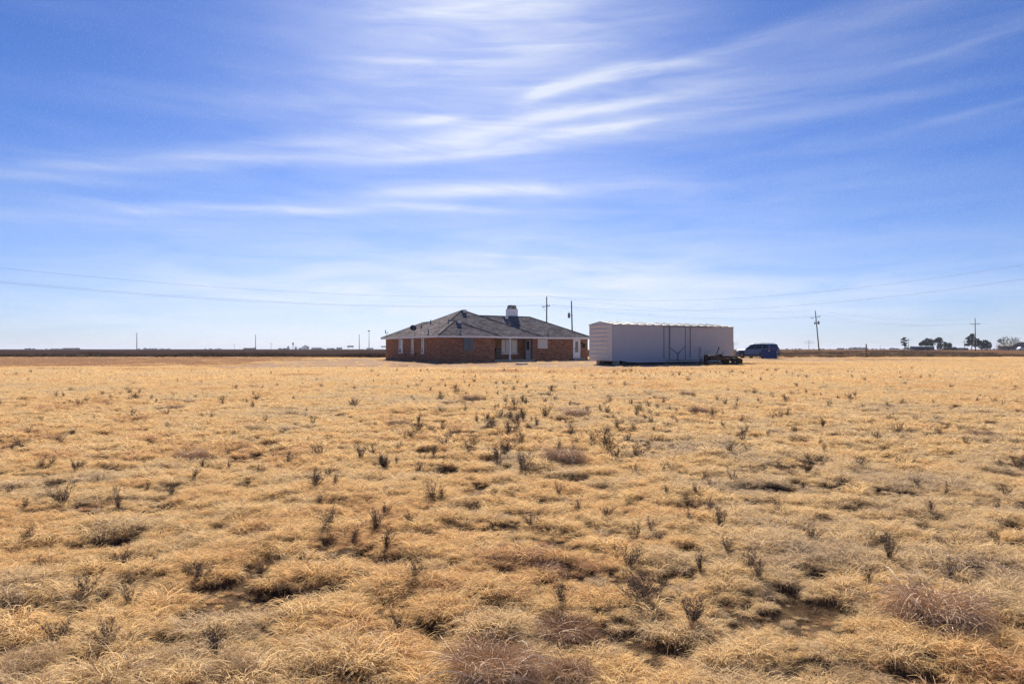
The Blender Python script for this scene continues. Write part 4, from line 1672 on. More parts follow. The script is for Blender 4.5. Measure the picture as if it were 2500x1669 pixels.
# ------------------------------------------------------------------ power lines
def pole(label, base, height, lean=(0, 0), arm=None, arm_drop=1.75, arm_len=2.4, trans=(), r=.16, group=None, top_pin=True, name='utility_pole'):
    """wooden pole; arm = direction of the crossarm in plan; returns thing and wire points"""
    t = thing(name, label, 'pole', base, 0, group)
    top = Vector((lean[0], lean[1], height))
    sh = MB().tube([(0, 0, -.4), top * .5, top], r, 10, r1=r * .62).build('pole_shaft', M_WOOD, t)
    W = {'top': Vector(base) + top + Vector((0, 0, .15))}
    if top_pin:
        MB().lathe([(.02, 0), (.02, .1), (.05, .11), (.045, .2)], 8, Matrix.Translation(top)).build('insulator', M_GREY, t)
    if arm is not None:
        d = Vector((arm[0], arm[1], arm[2] if len(arm) > 2 else 0)).normalized()
        c = top * (1 - arm_drop / height)
        off = Vector((-d.y, d.x, 0)) * -.16
        a0, a1 = c + off - d * arm_len / 2, c + off + d * arm_len / 2
        MB().tube([a0, a1], .065, 4).build('crossarm', M_WOOD, t)
        for k, e in ((-1, a0), (1, a1)):
            MB().tube([c + off + d * k * arm_len * .42, c + off + Vector((0, 0, -.95))], .02, 5).build('brace', M_GREY, t)
            i0 = e - d * k * .12 + Vector((0, 0, .06))
            MB().lathe([(.02, 0), (.02, .1), (.06, .11), (.05, .2)], 8, Matrix.Translation(i0)).build('insulator', M_GREY, t)
            W['arm%d' % (0 if k < 0 else 1)] = Vector(base) + i0 + Vector((0, 0, .18))
        i0 = c + off + d * arm_len * .2 + Vector((0, 0, .06))
        MB().lathe([(.02, 0), (.02, .1), (.06, .11), (.05, .2)], 8, Matrix.Translation(i0)).build('insulator', M_GREY, t)
        W['arm2'] = Vector(base) + i0 + Vector((0, 0, .18))
    for (frac, side, rr, hh) in trans:
        c = top * frac + Vector((side * (rr + .26), -.05, 0))
        tr_ = MB().lathe([(rr * .9, -hh / 2), (rr, -hh / 2 + .05), (rr, hh / 2 - .06), (rr * .8, hh / 2)], 14, Matrix.Translation(c)).build('transformer', M_GREY, t)
        MB().box(min(0, c.x), max(0, c.x), -.06, .0, c.z - .04, c.z + .04, Matrix.Translation((top.x * frac * 0, 0, 0))).build('bracket', M_GREY, tr_)
        MB().lathe([(.05, 0), (.04, .12), (.05, .2)], 8, Matrix.Translation(c + Vector((0, 0, hh / 2)))).build('bushing', M_GREY, tr_)
    return t, W


def gz0(x, y):
    return tz(x, y, False)


PA = Vector((6.4, 126, gz0(6, 126)))
LD = Vector((71.0, 46.5, 0))
PC = Vector((79.2, 176, gz0(78, 176) - .02))
PD = Vector((148, 218, gz0(148, 218)))
PZ = Vector((-65.3, 77, gz0(-65, 77)))
PE = Vector((60, 73, gz0(60, 73)))
LDn = LD.normalized()
ARM = (-LDn.y, LDn.x)
_, WA = pole('tall wooden utility pole with crossarm rising behind the house roof ridge', PA, 10.72, (0.0, 0), (ARM[0] * -1, ARM[1] * -1, .03))
_, WC = pole('leaning wooden utility pole with crossarm and two transformers right of the vehicle', PC, 10.5, (-.95, .2), (ARM[0] * -1, ARM[1] * -1, .12), 1.6, 2.9, ((.70, -1, .17, .6), (.71, 1, .26, .75)))
_, WD = pole('wooden utility pole with crossarm in front of the dark trees at right', PD, 10.45, (-.15, 0), (.96, -.2, .02), 1.75, 3.0)
_, WZ = pole('wooden utility pole with crossarm standing just left of the view', PZ, 11.0, (0, 0), (ARM[0] * -1, ARM[1] * -1, .0))
_, WE = pole('wooden utility pole with crossarm standing just right of the view', PE, 11.0, (0, 0), (.6, .6, .0))
PB = Vector((at(1398.5, 855, 108).x, 108, gz0(9, 108)))
_, WB = pole('wooden service pole with one grey transformer behind the right end of the house', PB, CAMH + 117 * 108 / FPX - PB.z, (-.22, 0), None, trans=((.74, -1, .19, .78),), r=.14)
M_WIRE = plain('dull_wire', (.30, .33, .40), .5, .1)


def wire(label, p, q, sag, r=.009, n=24):
    pts = []
    for i in range(n + 1):
        t = i / n
        v = Vector(p).lerp(Vector(q), t)
        v.z -= sag * 4 * t * (1 - t)
        pts.append(v)
    o = MB().tube(pts, r, 4, caps=False).build('power_line', M_WIRE, fixn=False)
    tag(o, label, 'wire', 'overhead power lines')
    return o


for a_, b_, nm in ((WZ, WA, 'from the left edge to the pole behind the house'), (WA, WC, 'from the pole behind the house to the leaning pole'), (WC, WD, 'from the leaning pole to the pole by the trees')):
    for key, pos in (('top', 'topmost power line running '), ('arm0', 'crossarm power line running '), ('arm1', 'other crossarm power line running ')):
        wire(pos + nm, a_[key], b_[key], 1.5)
WF = {k: v + LDn * 92 for k, v in WD.items()}
for key, pos in (('top', 'topmost'), ('arm1', 'lower')):
    wire(pos + ' power line leaving the pole by the trees to the right', WD[key], WF[key], 1.3)
wire('upper power line climbing to the top right from behind the boxcar', WA['top'], WE['top'], 2.4)
wire('lower power line climbing to the right edge from behind the boxcar', WA['arm1'], WE['arm0'], 2.4)
wire('short slack service line between the two poles behind the house', WA['arm2'], PB + Vector((-.2, 0, CAMH + 110 * 108 / FPX - PB.z)), 1.0, .01)

# ------------------------------------------------------------------ things along the horizon
def far_base(px, d):
    x = (px - CX) / FPX * d
    return Vector((x, d, gz0(x, d)))


def zpx(py, d):
    return CAMH + (HY - py) / FPX * d


M_FARPOLE = plain('far_pole_wood', (.14, .10, .09), .9, .2, 1)
for px, ytop, d, lab in ((334, 812, 420, 'tall bare pole on the horizon at far left above the ploughed field'),
                         (624, 816.5, 440, 'bare pole on the horizon between the far left and the house'),
                         (877, 816.5, 440, 'bare pole on the horizon nearest the left end of the house')):
    b = far_base(px, d)
    t = thing('power_pole', lab, 'pole', b, 0)
    h = zpx(ytop, d) - b.z
    MB().tube([(0, 0, -.3), (0, 0, h)], .24, 8, r1=.15).build('pole_shaft', M_FARPOLE, t)
    MB().tube([(0, -.5, h * .93), (0, .5, h * .93)], .06, 5).build('crossarm', M_FARPOLE, t)
for px, ytop, d, aw, two, lab in ((1975, 829, 420, 3.0, True, 'distant double-armed pole just left of the leaning pole'),
                                  (2218, 825, 390, 1.6, False, 'distant thin pole beside the tall sparse pine'),
                                  (2354.5, 830, 360, 1.4, False, 'short dark pole left of the trees behind the pole at right'),
                                  (1791.5, 834, 430, 2.6, True, 'distant pole just peeking past the right end of the boxcar'),
                                  (662, 836, 620, 1.2, False, 'short pole on the horizon left of the water tower'),
                                  (2418, 834, 360, .8, False, 'thin pole just right of the dark rounded tree'),
                                  (572, 838.5, 700, 1.4, False, 'small pole on the horizon left of the low dark building'),
                                  (2149, 843, 900, 2.0, False, 'tiny far pole between the fence post and the sparse pine')):
    b = far_base(px, d)
    t = thing('power_pole', lab, 'pole', b, 0)
    h = zpx(ytop, d) - b.z
    MB().tube([(0, 0, -.3), (0, 0, h)], .15, 7, r1=.10).build('pole_shaft', M_FARPOLE, t)
    MB().tube([(-aw, 0, h * .82), (aw, 0, h * .82)], .07, 5).build('crossarm', M_FARPOLE, t)
    if two:
        MB().tube([(-aw, 0, h * .66), (aw, 0, h * .66)], .07, 5).build('crossarm', M_FARPOLE, t)
# floodlight mast
b = far_base(901, 800)
t = thing('floodlight_mast', 'tall mast with a ring of floodlights left of the house', 'mast', b, 0)
h = zpx(807, 800) - b.z
MB().tube([(0, 0, 0), (0, 0, h)], .42, 8, r1=.22).build('mast_shaft', M_GALV, t)
MB().lathe([(.5, h - .8), (1.5, h - .6), (1.6, h), (.9, h + .5)], 14).build('lamp_ring', M_GREY, t)
# fence post
b = far_base(2115, 96)
b.z = tz(b.x, b.y, False)
t = thing('fence_post', 'thick lone wooden post at the edge of the brown stubble field', 'post', b, 0)
h = zpx(840, 96) - b.z
MB().tube([(0, 0, -.2), (0, 0, h * .5), (-.03, 0, h)], .10, 9, r1=.085).build('pole_shaft', plain('grey_brown_post', (.20, .14, .10), .9, .35, 9, bump=.3), t)
MB().lathe([(.088, h - .02), (.088, h + .02), (.05, h + .035)], 9, Matrix.Translation((-.03, 0, 0))).build('cap', M_GREY, t)

# low far buildings
M_FWALL = plain('far_wall_brown', (.17, .12, .11), .9, .2, .2)
M_FWHITE = plain('far_wall_white', (.48, .47, .46), .8, .05, .2)
M_FBLUE = plain('far_wall_slate', (.22, .24, .30), .8, .1, .2)
M_FROOF = plain('far_roof', (.10, .09, .09), .9, .2, .2)


def far_building(label, px0, px1, ytop, d, wall, depth=12, gable=.3, cat='building', doors=2):
    x0, x1 = (px0 - CX) / FPX * d, (px1 - CX) / FPX * d
    b = Vector(((x0 + x1) / 2, d, gz0((x0 + x1) / 2, d)))
    t = thing('far_building', label, cat, b, 0)
    h = zpx(ytop, d) - b.z
    w = (x1 - x0) / 2
    MB().box(-w, w, 0, depth, -.3, h * (1 - gable)).build('wall', wall, t)
    MB().prism([(-.3, h * (1 - gable)), (depth + .3, h * (1 - gable)), (depth / 2, h)], 'x', -w - .3, w + .3).build('roof', M_FROOF, t)
    for i in range(doors):
        x = -w + 2 * w * (i + .5) / doors
        MB().box(x - w * .12, x + w * .12, -.06, -.01, .0, h * (1 - gable) * .75).build('door', M_DARK, t)
    return t


far_building('long low dark barn on the horizon at far left', 152, 184, 848.6, 1100, M_FWALL)
far_building('low dark shed at the foot of the bare pole left of the water tower', 594, 617, 848.2, 900, M_FWALL)
far_building('white low warehouse on the horizon right of the water tower', 729, 748, 848.2, 1500, M_FWHITE, gable=.25)
far_building('long grey low building on the horizon right of the grain elevator', 760, 782, 847.6, 1500, M_FBLUE, gable=.3)
far_building('white low building on the horizon halfway between tower and house', 798, 811, 849, 1400, M_FWHITE, gable=.2)
far_building('slate barn on the horizon left of the first billboard', 821, 832, 847, 1500, M_FBLUE)
far_building('white low building at the foot of the floodlight mast', 895, 908, 848.6, 1200, M_FWHITE, gable=.2)
far_building('brown low house far right behind the trees', 2322, 2352, 849, 430, M_FWALL, 10, .45, 'house', 3)
far_building('pale grey shed far right beside the brown low house', 2354, 2364, 848.5, 420, M_FBLUE, 8, .12, 'shed', 1)
# corrugated shed on the right: open front, leaning roof
b = far_base(2257, 340)
shed = thing('corrugated_shed', 'dark corrugated shed with open doorway in front of the round trees', 'shed', b, 0)
w = (2281 - 2233) / FPX * 340 / 2
h = zpx(845, 340) - b.z
n = 16
for i in range(n):
    x0 = -w + 2 * w * i / n
    if i in (10, 11):
        continue
    MB().box(x0 + .02, x0 + 2 * w / n - .02, -.05 * (i % 2), .06, -.2, h - .25).build('wall_sheet', plain('dark_blue_sheet', (.07, .06, .085), .7, .4, .7) if i == 0 else bpy.data.materials['dark_blue_sheet'], shed)
MB().box(-w, w, 4.0, 4.1, -.2, h - .1).build('back_wall', M_DARK, shed)
MB().box(-w, -w + .08, .062, 4.0, -.2, h - .2).build('side_wall', bpy.data.materials['dark_blue_sheet'], shed)
MB().box(w - .08, w, .062, 4.0, -.2, h - .2).build('side_wall', bpy.data.materials['dark_blue_sheet'], shed)
MB().mesh([(-w - .2, -.35, h - .22), (w + .2, -.35, h - .22), (w + .2, 4.3, h), (-w - .2, 4.3, h), (-w - .2, -.35, h - .14), (w + .2, -.35, h - .14), (w + .2, 4.3, h + .08), (-w - .2, 4.3, h + .08)],
          [(0, 1, 2, 3), (4, 5, 6, 7), (0, 1, 5, 4), (1, 2, 6, 5), (2, 3, 7, 6), (3, 0, 4, 7)]).build('roof', M_GALV, shed)
# gambrel-roofed building behind the bare tree, cut by the right edge
b = far_base(2500, 400)
t = thing('far_building', 'large grey-roofed barn at the right edge behind the bare tree', 'building', b, 0)
h = zpx(834, 400) - b.z
MB().box(-5.5, 14, 2, 14, -.2, h * .55).build('wall', M_FWALL, t)
MB().prism([(-6.2, h * .5), (-3, h * .86), (3, h), (15, h), (15, h * .5)], 'y', 1.6, 14.4).build('roof', plain('grey_green_roof', (.13, .135, .13), .8, .15, .3), t)
# white vehicle far right
b = far_base(2494, 330)
t = thing('white_van', 'white van parked at the far right edge below the bare tree', 'van', b, 0)
MB().prism([(-2.1, .35), (2.6, .35), (2.6, 1.55), (-.9, 1.6), (-1.5, 1.05), (-2.1, .95)], 'y', -.9, .9).build('body', M_WHITE, t)
for x in (-1.3, 1.6):
    MB().lathe([(.2, -.1), (.34, -.1), (.34, .1), (.2, .1)], 16, Matrix.Translation((x, -.86, .34)) @ Matrix.Rotation(R(90), 4, 'X')).build('wheel', M_RUBBER, t)
    MB().box(x - .2, x + 1.0 if x > 0 else x + 1.2, -.915, -.901, 1.08, 1.45).build('window', M_CARGLASS, t)
# billboards
for px, y0, y1, w, lab in ((855.5, 843.6, 847.2, 8.4, 'dark billboard on the horizon left of the floodlight mast'), (938, 844.3, 847.2, 8.2, 'dark billboard on the horizon at the left corner of the house')):
    b = far_base(px, 900)
    t = thing('billboard', lab, 'billboard', b, 0)
    za, zb = zpx(y1, 900) - b.z, zpx(y0, 900) - b.z
    MB().box(-w / 2, w / 2, -.1, .1, za, zb).build('panel', M_FWALL, t)
    for x in (-w * .3, w * .3):
        MB().tube([(x, .2, 0), (x, .2, za + .1)], .15, 6).build('post', M_GREY, t)
# water tower
b = far_base(715.5, 1900)
t = thing('water_tower', 'distant water tower with round dark tank on the horizon', 'water tower', b, 0)
h = zpx(835.5, 1900) - b.z
MB().lathe([(.8, h * .62), (2.2, h * .66), (2.4, h * .74), (2.3, h * .9), (1.4, h * .97), (.3, h)], 16).build('tank', M_FWALL, t)
for k in range(4):
    a_ = R(45 + 90 * k)
    MB().tube([(2.6 * math.cos(a_), 2.6 * math.sin(a_), 0), (1.9 * math.cos(a_), 1.9 * math.sin(a_), h * .68)], .16, 6).build('leg', M_GALV, t)
MB().tube([(0, 0, 0), (0, 0, h * .64)], .35, 8).build('riser', M_GALV, t)
# grain elevator
b = far_base(746, 2100)
t = thing('grain_elevator', 'bluish grain elevator with silos on the horizon right of the water tower', 'grain elevator', b, 0)
h = zpx(842.5, 2100) - b.z
for i in range(4):
    MB().lathe([(2.6, 0), (2.6, h * .72), (1.0, h * .80)], 14, Matrix.Translation((-8 + 5.4 * i, 0, 0))).build('silo', M_FBLUE, t)
MB().box(-3.5, 3.0, -2, 2, h * .5, h).build('headhouse', M_FBLUE, t)
for px, ytop, wd, lab in ((703.3, 843, 3.0, 'small dark church-like spire left of the water tower'), (722, 844.5, 2.6, 'small dark gabled tower right of the water tower')):
    b = far_base(px, 1800)
    t = thing('far_tower', lab, 'building', b, 0)
    h = zpx(ytop, 1800) - b.z
    MB().box(-wd, wd, 0, 4, -.3, h * .45).build('wall', M_FBLUE, t)
    MB().mesh([(-wd, 0, h * .45), (wd, 0, h * .45), (wd, 4, h * .45), (-wd, 4, h * .45), (0, 2, h)], [(0, 1, 2, 3), (0, 1, 4), (1, 2, 4), (2, 3, 4), (3, 0, 4)]).build('roof', M_FBLUE, t)


# ------------------------------------------------------------------ trees at the right
def leaf_mat(name, c0, c1):
    m, nt, N, L, b = new_mat(name)
    a = N.new('ShaderNodeAttribute')
    a.attribute_name = 'shade'
    r = N.new('ShaderNodeValToRGB')
    e = r.color_ramp.elements
    e[0].color, e[1].color = (*c0, 1), (*c1, 1)
    L.new(a.outputs['Fac'], r.inputs['Fac'])
    L.new(r.outputs[0], b.inputs['Base Color'])
    b.inputs['Roughness'].default_value = .8
    b.inputs['Specular IOR Level'].default_value = .15
    return m


M_NEEDLE = leaf_mat('dark_evergreen_foliage', (.022, .030, .024), (.055, .062, .045))
M_OLIVE = leaf_mat('dusty_evergreen_foliage', (.035, .042, .035), (.085, .088, .068))
M_BARK = plain('dark_bark', (.055, .042, .038), .95, .3, 4)


def foliage_mesh(name, lobes, per, leaf, mat, seed):
    """lobes: (centre, radii); each filled with small randomly turned leaf-clump faces"""
    g = np.random.default_rng(seed)
    Vs, Ss = [], []
    for c, r in lobes:
        n = per
        d = g.normal(0, 1, (n, 3))
        d /= np.linalg.norm(d, axis=1)[:, None]
        rad = g.uniform(.35, 1.08, n) ** .6
        p = np.array(c) + d * rad[:, None] * np.array(r)
        t1 = g.normal(0, 1, (n, 3))
        t1 /= np.linalg.norm(t1, axis=1)[:, None]
        t2 = np.cross(t1, g.normal(0, 1, (n, 3)))
        t2 /= np.linalg.norm(t2, axis=1)[:, None]
        s = leaf * g.uniform(.5, 1.3, n)[:, None]
        q = np.stack([p - t1 * s, p - t2 * s * .6, p + t1 * s, p + t2 * s * .6], 1)
        Vs.append(q.reshape(-1, 3))
        Ss.append(np.repeat(g.uniform(0, 1, n), 4))
    V = np.concatenate(Vs)
    F = np.arange(len(V)).reshape(-1, 4)
    return ribbon_mesh(name, [(V, F, np.concatenate(Ss))], mat)


def branch_paths(g, start, d, ln, depth, spread=.7, out=None, r=.2, up=.25):
    """recursive limbs: list of (points, r0, r1)"""
    if out is None:
        out = []
    p = Vector(start)
    dd = Vector(d).normalized()
    pts = [p.copy()]
    for k in range(3):
        dd = (dd + Vector((g.normal(0, .16), g.normal(0, .16), g.normal(0, .12) + up * .15))).normalized()
        p = p + dd * ln / 3
        pts.append(p.copy())
    out.append((pts, r, r * .62))
    if depth > 0:
        for k in range(2 + (g.uniform() < .6)):
            ax = Vector((g.normal(), g.normal(), g.normal() * .5)).normalized()
            nd = (dd + ax * spread).normalized()
            branch_paths(g, pts[-1] if k < 2 else pts[2], nd, ln * g.uniform(.62, .82), depth - 1, spread, out, r * .60, up)
    return out


def tree(label, px, d, ytop, wpx, lobes, mat, seed, trunk_h=.5, group='trees at the far right', per=320, leaf=.40, name='evergreen_tree'):
    """lobes in units of crown: x -1..1 across, z 0..1 up"""
    b = far_base(px, d)
    t = thing(name, label, 'tree', b, 0, group)
    H = zpx(ytop, d) - b.z
    W = wpx / FPX * d / 2
    g = np.random.default_rng(seed)
    L_ = [((x * W, g.uniform(-.4, .4) * W, z * H), (rx * W, rx * W * .9, rz * H)) for x, z, rx, rz in lobes]
    tr = MB()
    tr.tube([(0, 0, -.3), (g.normal(0, .1), 0, H * trunk_h * .6), (g.normal(0, .25), 0, H * trunk_h * 1.25)], .22 * H / 8, 8, r1=.1 * H / 8)
    tro = tr.build('trunk', M_BARK, t)
    for c, r in L_:
        MB().tube([(0, 0, H * trunk_h * .55), (c[0] * .5, c[1] * .5, c[2] * .6 + H * trunk_h * .25), (c[0], c[1], c[2])], .09, 6, r1=.03).build('limb', M_BARK, tro)
    me = foliage_mesh('crown', L_, per, leaf, mat, seed)
    link('crown', me, t)
    return t


tree('tall sparse pine with gaps standing alone left of the corrugated shed', 2208, 380, 823.5, 17, [(0, .95, .45, .07), (-.3, .84, .5, .06), (.2, .76, .55, .06), (-.35, .64, .6, .06), (.25, .55, .5, .05), (-.2, .44, .6, .06), (.5, .36, .5, .06), (.6, .16, .5, .09)], M_NEEDLE, 1, .7, per=96, leaf=.30)
tree('round grey-green tree rising behind the corrugated shed', 2264, 370, 825, 34, [(0, .78, .62, .2), (-.5, .6, .5, .2), (.5, .62, .45, .22), (.05, .5, .8, .2), (-.85, .5, .3, .16)], M_OLIVE, 2, .4, per=272)
tree('umbrella-shaped dark pine right of the corrugated shed', 2290, 375, 824, 26, [(0, .9, .55, .1), (-.55, .78, .45, .1), (.5, .82, .5, .1), (.1, .72, .5, .08), (-.75, .68, .3, .07)], M_NEEDLE, 3, .6, per=176)
tree('broad dark tree reaching the ground right of the umbrella pine', 2307, 385, 833, 32, [(-.1, .75, .6, .24), (.5, .65, .5, .25), (-.6, .4, .42, .3), (.2, .35, .8, .3), (.75, .3, .3, .25)], M_NEEDLE, 4, .35, per=240)
tree('tall layered dark pine behind the crossarm pole at right', 2372, 375, 814.5, 36, [(.25, .93, .28, .07), (.1, .8, .42, .09), (-.25, .7, .5, .1), (.4, .64, .5, .1), (-.5, .52, .45, .1), (.1, .48, .7, .1), (-.6, .34, .4, .08), (.3, .3, .5, .1), (.8, .5, .25, .1)], M_NEEDLE, 5, .6, per=176)
tree('dense rounded dark tree just right of the crossarm pole', 2404, 380, 829.5, 32, [(0, .72, .62, .28), (-.55, .5, .5, .35), (.5, .5, .5, .35), (0, .35, .9, .33)], M_NEEDLE, 6, .3, per=336)
tree('small round bush between the brown house and the dark trees', 2330, 400, 847, 12, [(0, .6, .8, .4), (-.4, .35, .6, .3), (.5, .35, .5, .3)], M_OLIVE, 8, .3, per=144, name='evergreen_bush')
# bare spreading tree at the right edge
b = far_base(2462, 360)
t = thing('bare_tree', 'wide bare leafless tree with tangled branches at the right edge', 'tree', b, 0)
g = np.random.default_rng(12)
M_TWIG = plain('grey_twigs', (.075, .058, .055), .95, .25, 3)
H = zpx(818, 360) - b.z
tr = MB()
tr.tube([(0, 0, -.3), (.1, 0, .6), (.2, 0, 1.2)], .38, 9, r1=.3)
tro = tr.build('trunk', M_BARK, t)
limbs = []
for k in range(9):
    a_ = k / 9 * 2 * math.pi + g.uniform(-.2, .2)
    limbs.append(branch_paths(g, (.2, 0, .9), (math.cos(a_) * 1.25, math.sin(a_) * .8, .75), 2.5, 5, .62, None, .15, .25))
for bp in limbs:
    mb = MB()
    for pts_, r0, r1 in bp:
        mb.tube(pts_, max(r0, .022), 4 if r0 < .07 else 6, caps=False, r1=max(r1, .018))
    mb.build('limb', M_TWIG, t, fixn=False)

# ------------------------------------------------------------------ distant wood along the horizon (one mass)
g = np.random.default_rng(33)
L_ = []
for px, w_, h_ in [(70, 30, 3), (130, 40, 2), (360, 60, 3), (400, 30, 2), (520, 40, 2), (690, 25, 3), (790, 60, 3), (1930, 60, 2), (2010, 50, 2), (2060, 40, 4), (2085, 25, 6), (2105, 24, 6), (2150, 50, 2), (2190, 40, 4), (2225, 30, 4), (2330, 60, 3), (2440, 60, 3)]:
    for k in range(10):
        d = 1300 + g.uniform(-80, 80)
        x = (px + g.uniform(-.5, .5) * w_ - CX) / FPX * d
        hh = h_ / FPX * d * g.uniform(.5, 1.0)
        L_.append(((x, d, gz0(0, 500) + hh * .5), (hh * 1.1, hh, hh * .55)))
wood = kind(link('distant_trees', foliage_mesh('distant_trees', L_, 40, 1.1, leaf_mat('far_wood', (.06, .06, .07), (.10, .095, .10)), 44)), 'stuff')
wood['label'] = 'low dark tree line broken along the flat horizon'

# ------------------------------------------------------------------ weedy banks along the field edges (uncountable)
M_WEEDBANK = blade_mat('bank_weeds', [(0, (.045, .028, .020)), (.4, (.11, .066, .040)), (.75, (.24, .15, .085)), (1, (.42, .29, .15))], .25)
bank_protos = bpy.data.collections.new('bank_tufts')
for k in range(3):
    me = ribbon_mesh('bank_tuft', [ribbon_patch(110, .5, .25, .75, .03, 3, (35, 85), (20, 80), .7, 500 + k)], M_WEEDBANK)
    bank_protos.objects.link(bpy.data.objects.new('bank_tuft%d' % k, me))
bp_, bt_, bs_ = [], [], []
for i in range(5200):
    x = rng.uniform(-88, 0)
    y = 98.5 + rng.normal(0, 1.6) + (float(fbm(x * .06, 0.0, 91, 2)) - .5) * 5
    if float(vnoise(x * .13, y * .1, 93)) < .22:
        continue
    bp_.append((x, y)); bt_.append(np.clip(.10 + rng.normal(0, .12), 0, 1)); bs_.append(rng.uniform(.45, 1.0) * (.45 + .9 * float(vnoise(x * .2, 3.0, 95))))
for i in range(6500):
    x = rng.uniform(27, 96)
    y = rng.uniform(94, 165)
    v = float(fbm(x * .05, y * .12, 97, 3))
    if v < .45:
        continue
    bp_.append((x, y)); bt_.append(np.clip(.15 + (v - .4) * 2.2 + rng.normal(0, .15), 0, 1)); bs_.append(rng.uniform(.3, .8))
bp_ = np.array(bp_)
bme = bpy.data.meshes.new('bank_weeds')
bme.vertices.add(len(bp_))
bme.vertices.foreach_set('co', np.stack([bp_[:, 0], bp_[:, 1], terrain(bp_[:, 0], bp_[:, 1], False) + .04], 1).ravel().astype(np.float32))
vattr(bme, 'tint', bt_)
vattr(bme, 'scl', bs_)
vattr(bme, 'yaw', rng.uniform(0, 6.283, len(bp_)))
a = bme.attributes.new('kind', 'INT', 'POINT')
a.data.foreach_set('value', rng.integers(0, 3, len(bp_)).astype(np.int32))
bank = kind(link('bank_weeds', bme), 'stuff')
bank['label'] = 'dark dead weeds along the edges of the ploughed fields'
bank.modifiers.new('tufts', 'NODES').node_group = instancer('bank_instances', bank_protos)

# ------------------------------------------------------------------ dark dried weeds standing in the pasture
M_WEED = blade_mat('dark_weed_stems', [(0, (.085, .062, .056)), (.5, (.14, .105, .093)), (1, (.24, .185, .15))], .14, use_inst=False)


def weed_mesh(seed, spread):
    g = np.random.default_rng(seed)
    parts = []
    V, F, S = [], [], []
    n_st = int(g.integers(16, 26))

    def rib(p, q, w0, w1, sh):
        o = len(V)
        d = (q - p)
        s = np.cross(d, g.normal(0, 1, 3))
        s /= (np.linalg.norm(s) + 1e-9)
        s2 = np.cross(d, s)
        s2 /= (np.linalg.norm(s2) + 1e-9)
        for sv in (s, s2):
            o = len(V)
            V.extend([p - sv * w0, p + sv * w0, q + sv * w1, q - sv * w1])
            F.append((o, o + 1, o + 2, o + 3))
            S.extend([sh] * 4)
    for i in range(n_st):
        a = g.uniform(0, 2 * np.pi)
        til = g.uniform(.1, spread)
        p = np.array([g.normal(0, .02), g.normal(0, .02), -.02])
        d = np.array([math.cos(a) * til, math.sin(a) * til, 1.0])
        d /= np.linalg.norm(d)
        ln = g.uniform(.5, 1.0)
        sh = g.uniform(0, 1)
        for k in range(5):
            q = p + d * ln / 5
            rib(p, q, .0046 * (1 - k * .15), .0046 * (1 - (k + 1) * .15), sh)
            if k >= 1:
                for b_ in range(int(g.integers(3, 6))):
                    a2 = g.uniform(0, 2 * np.pi)
                    d2 = d * .9 + np.array([math.cos(a2), math.sin(a2), .25]) * .55
                    d2 /= np.linalg.norm(d2)
                    e = p + d2 * ln * g.uniform(.10, .26)
                    rib(p, e, .0030, .0016, sh)
                    for c in range(int(g.integers(2, 5))):
                        m = p + (e - p) * g.uniform(.4, 1.0)
                        f = m + (d2 * .6 + g.normal(0, .7, 3)) * ln * .035
                        rib(m, f, .0046, .0016, g.uniform(0, 1))
            p = q
            d = d + np.array([g.normal(0, .10), g.normal(0, .10), .05])
            d /= np.linalg.norm(d)
    return ribbon_mesh('dead_weed', [(np.array(V), np.array(F), np.array(S))], M_WEED)


weed_me = [weed_mesh(700 + k, sp) for k, sp in enumerate((.45, .65, .85, 1.1, .55, .75))]
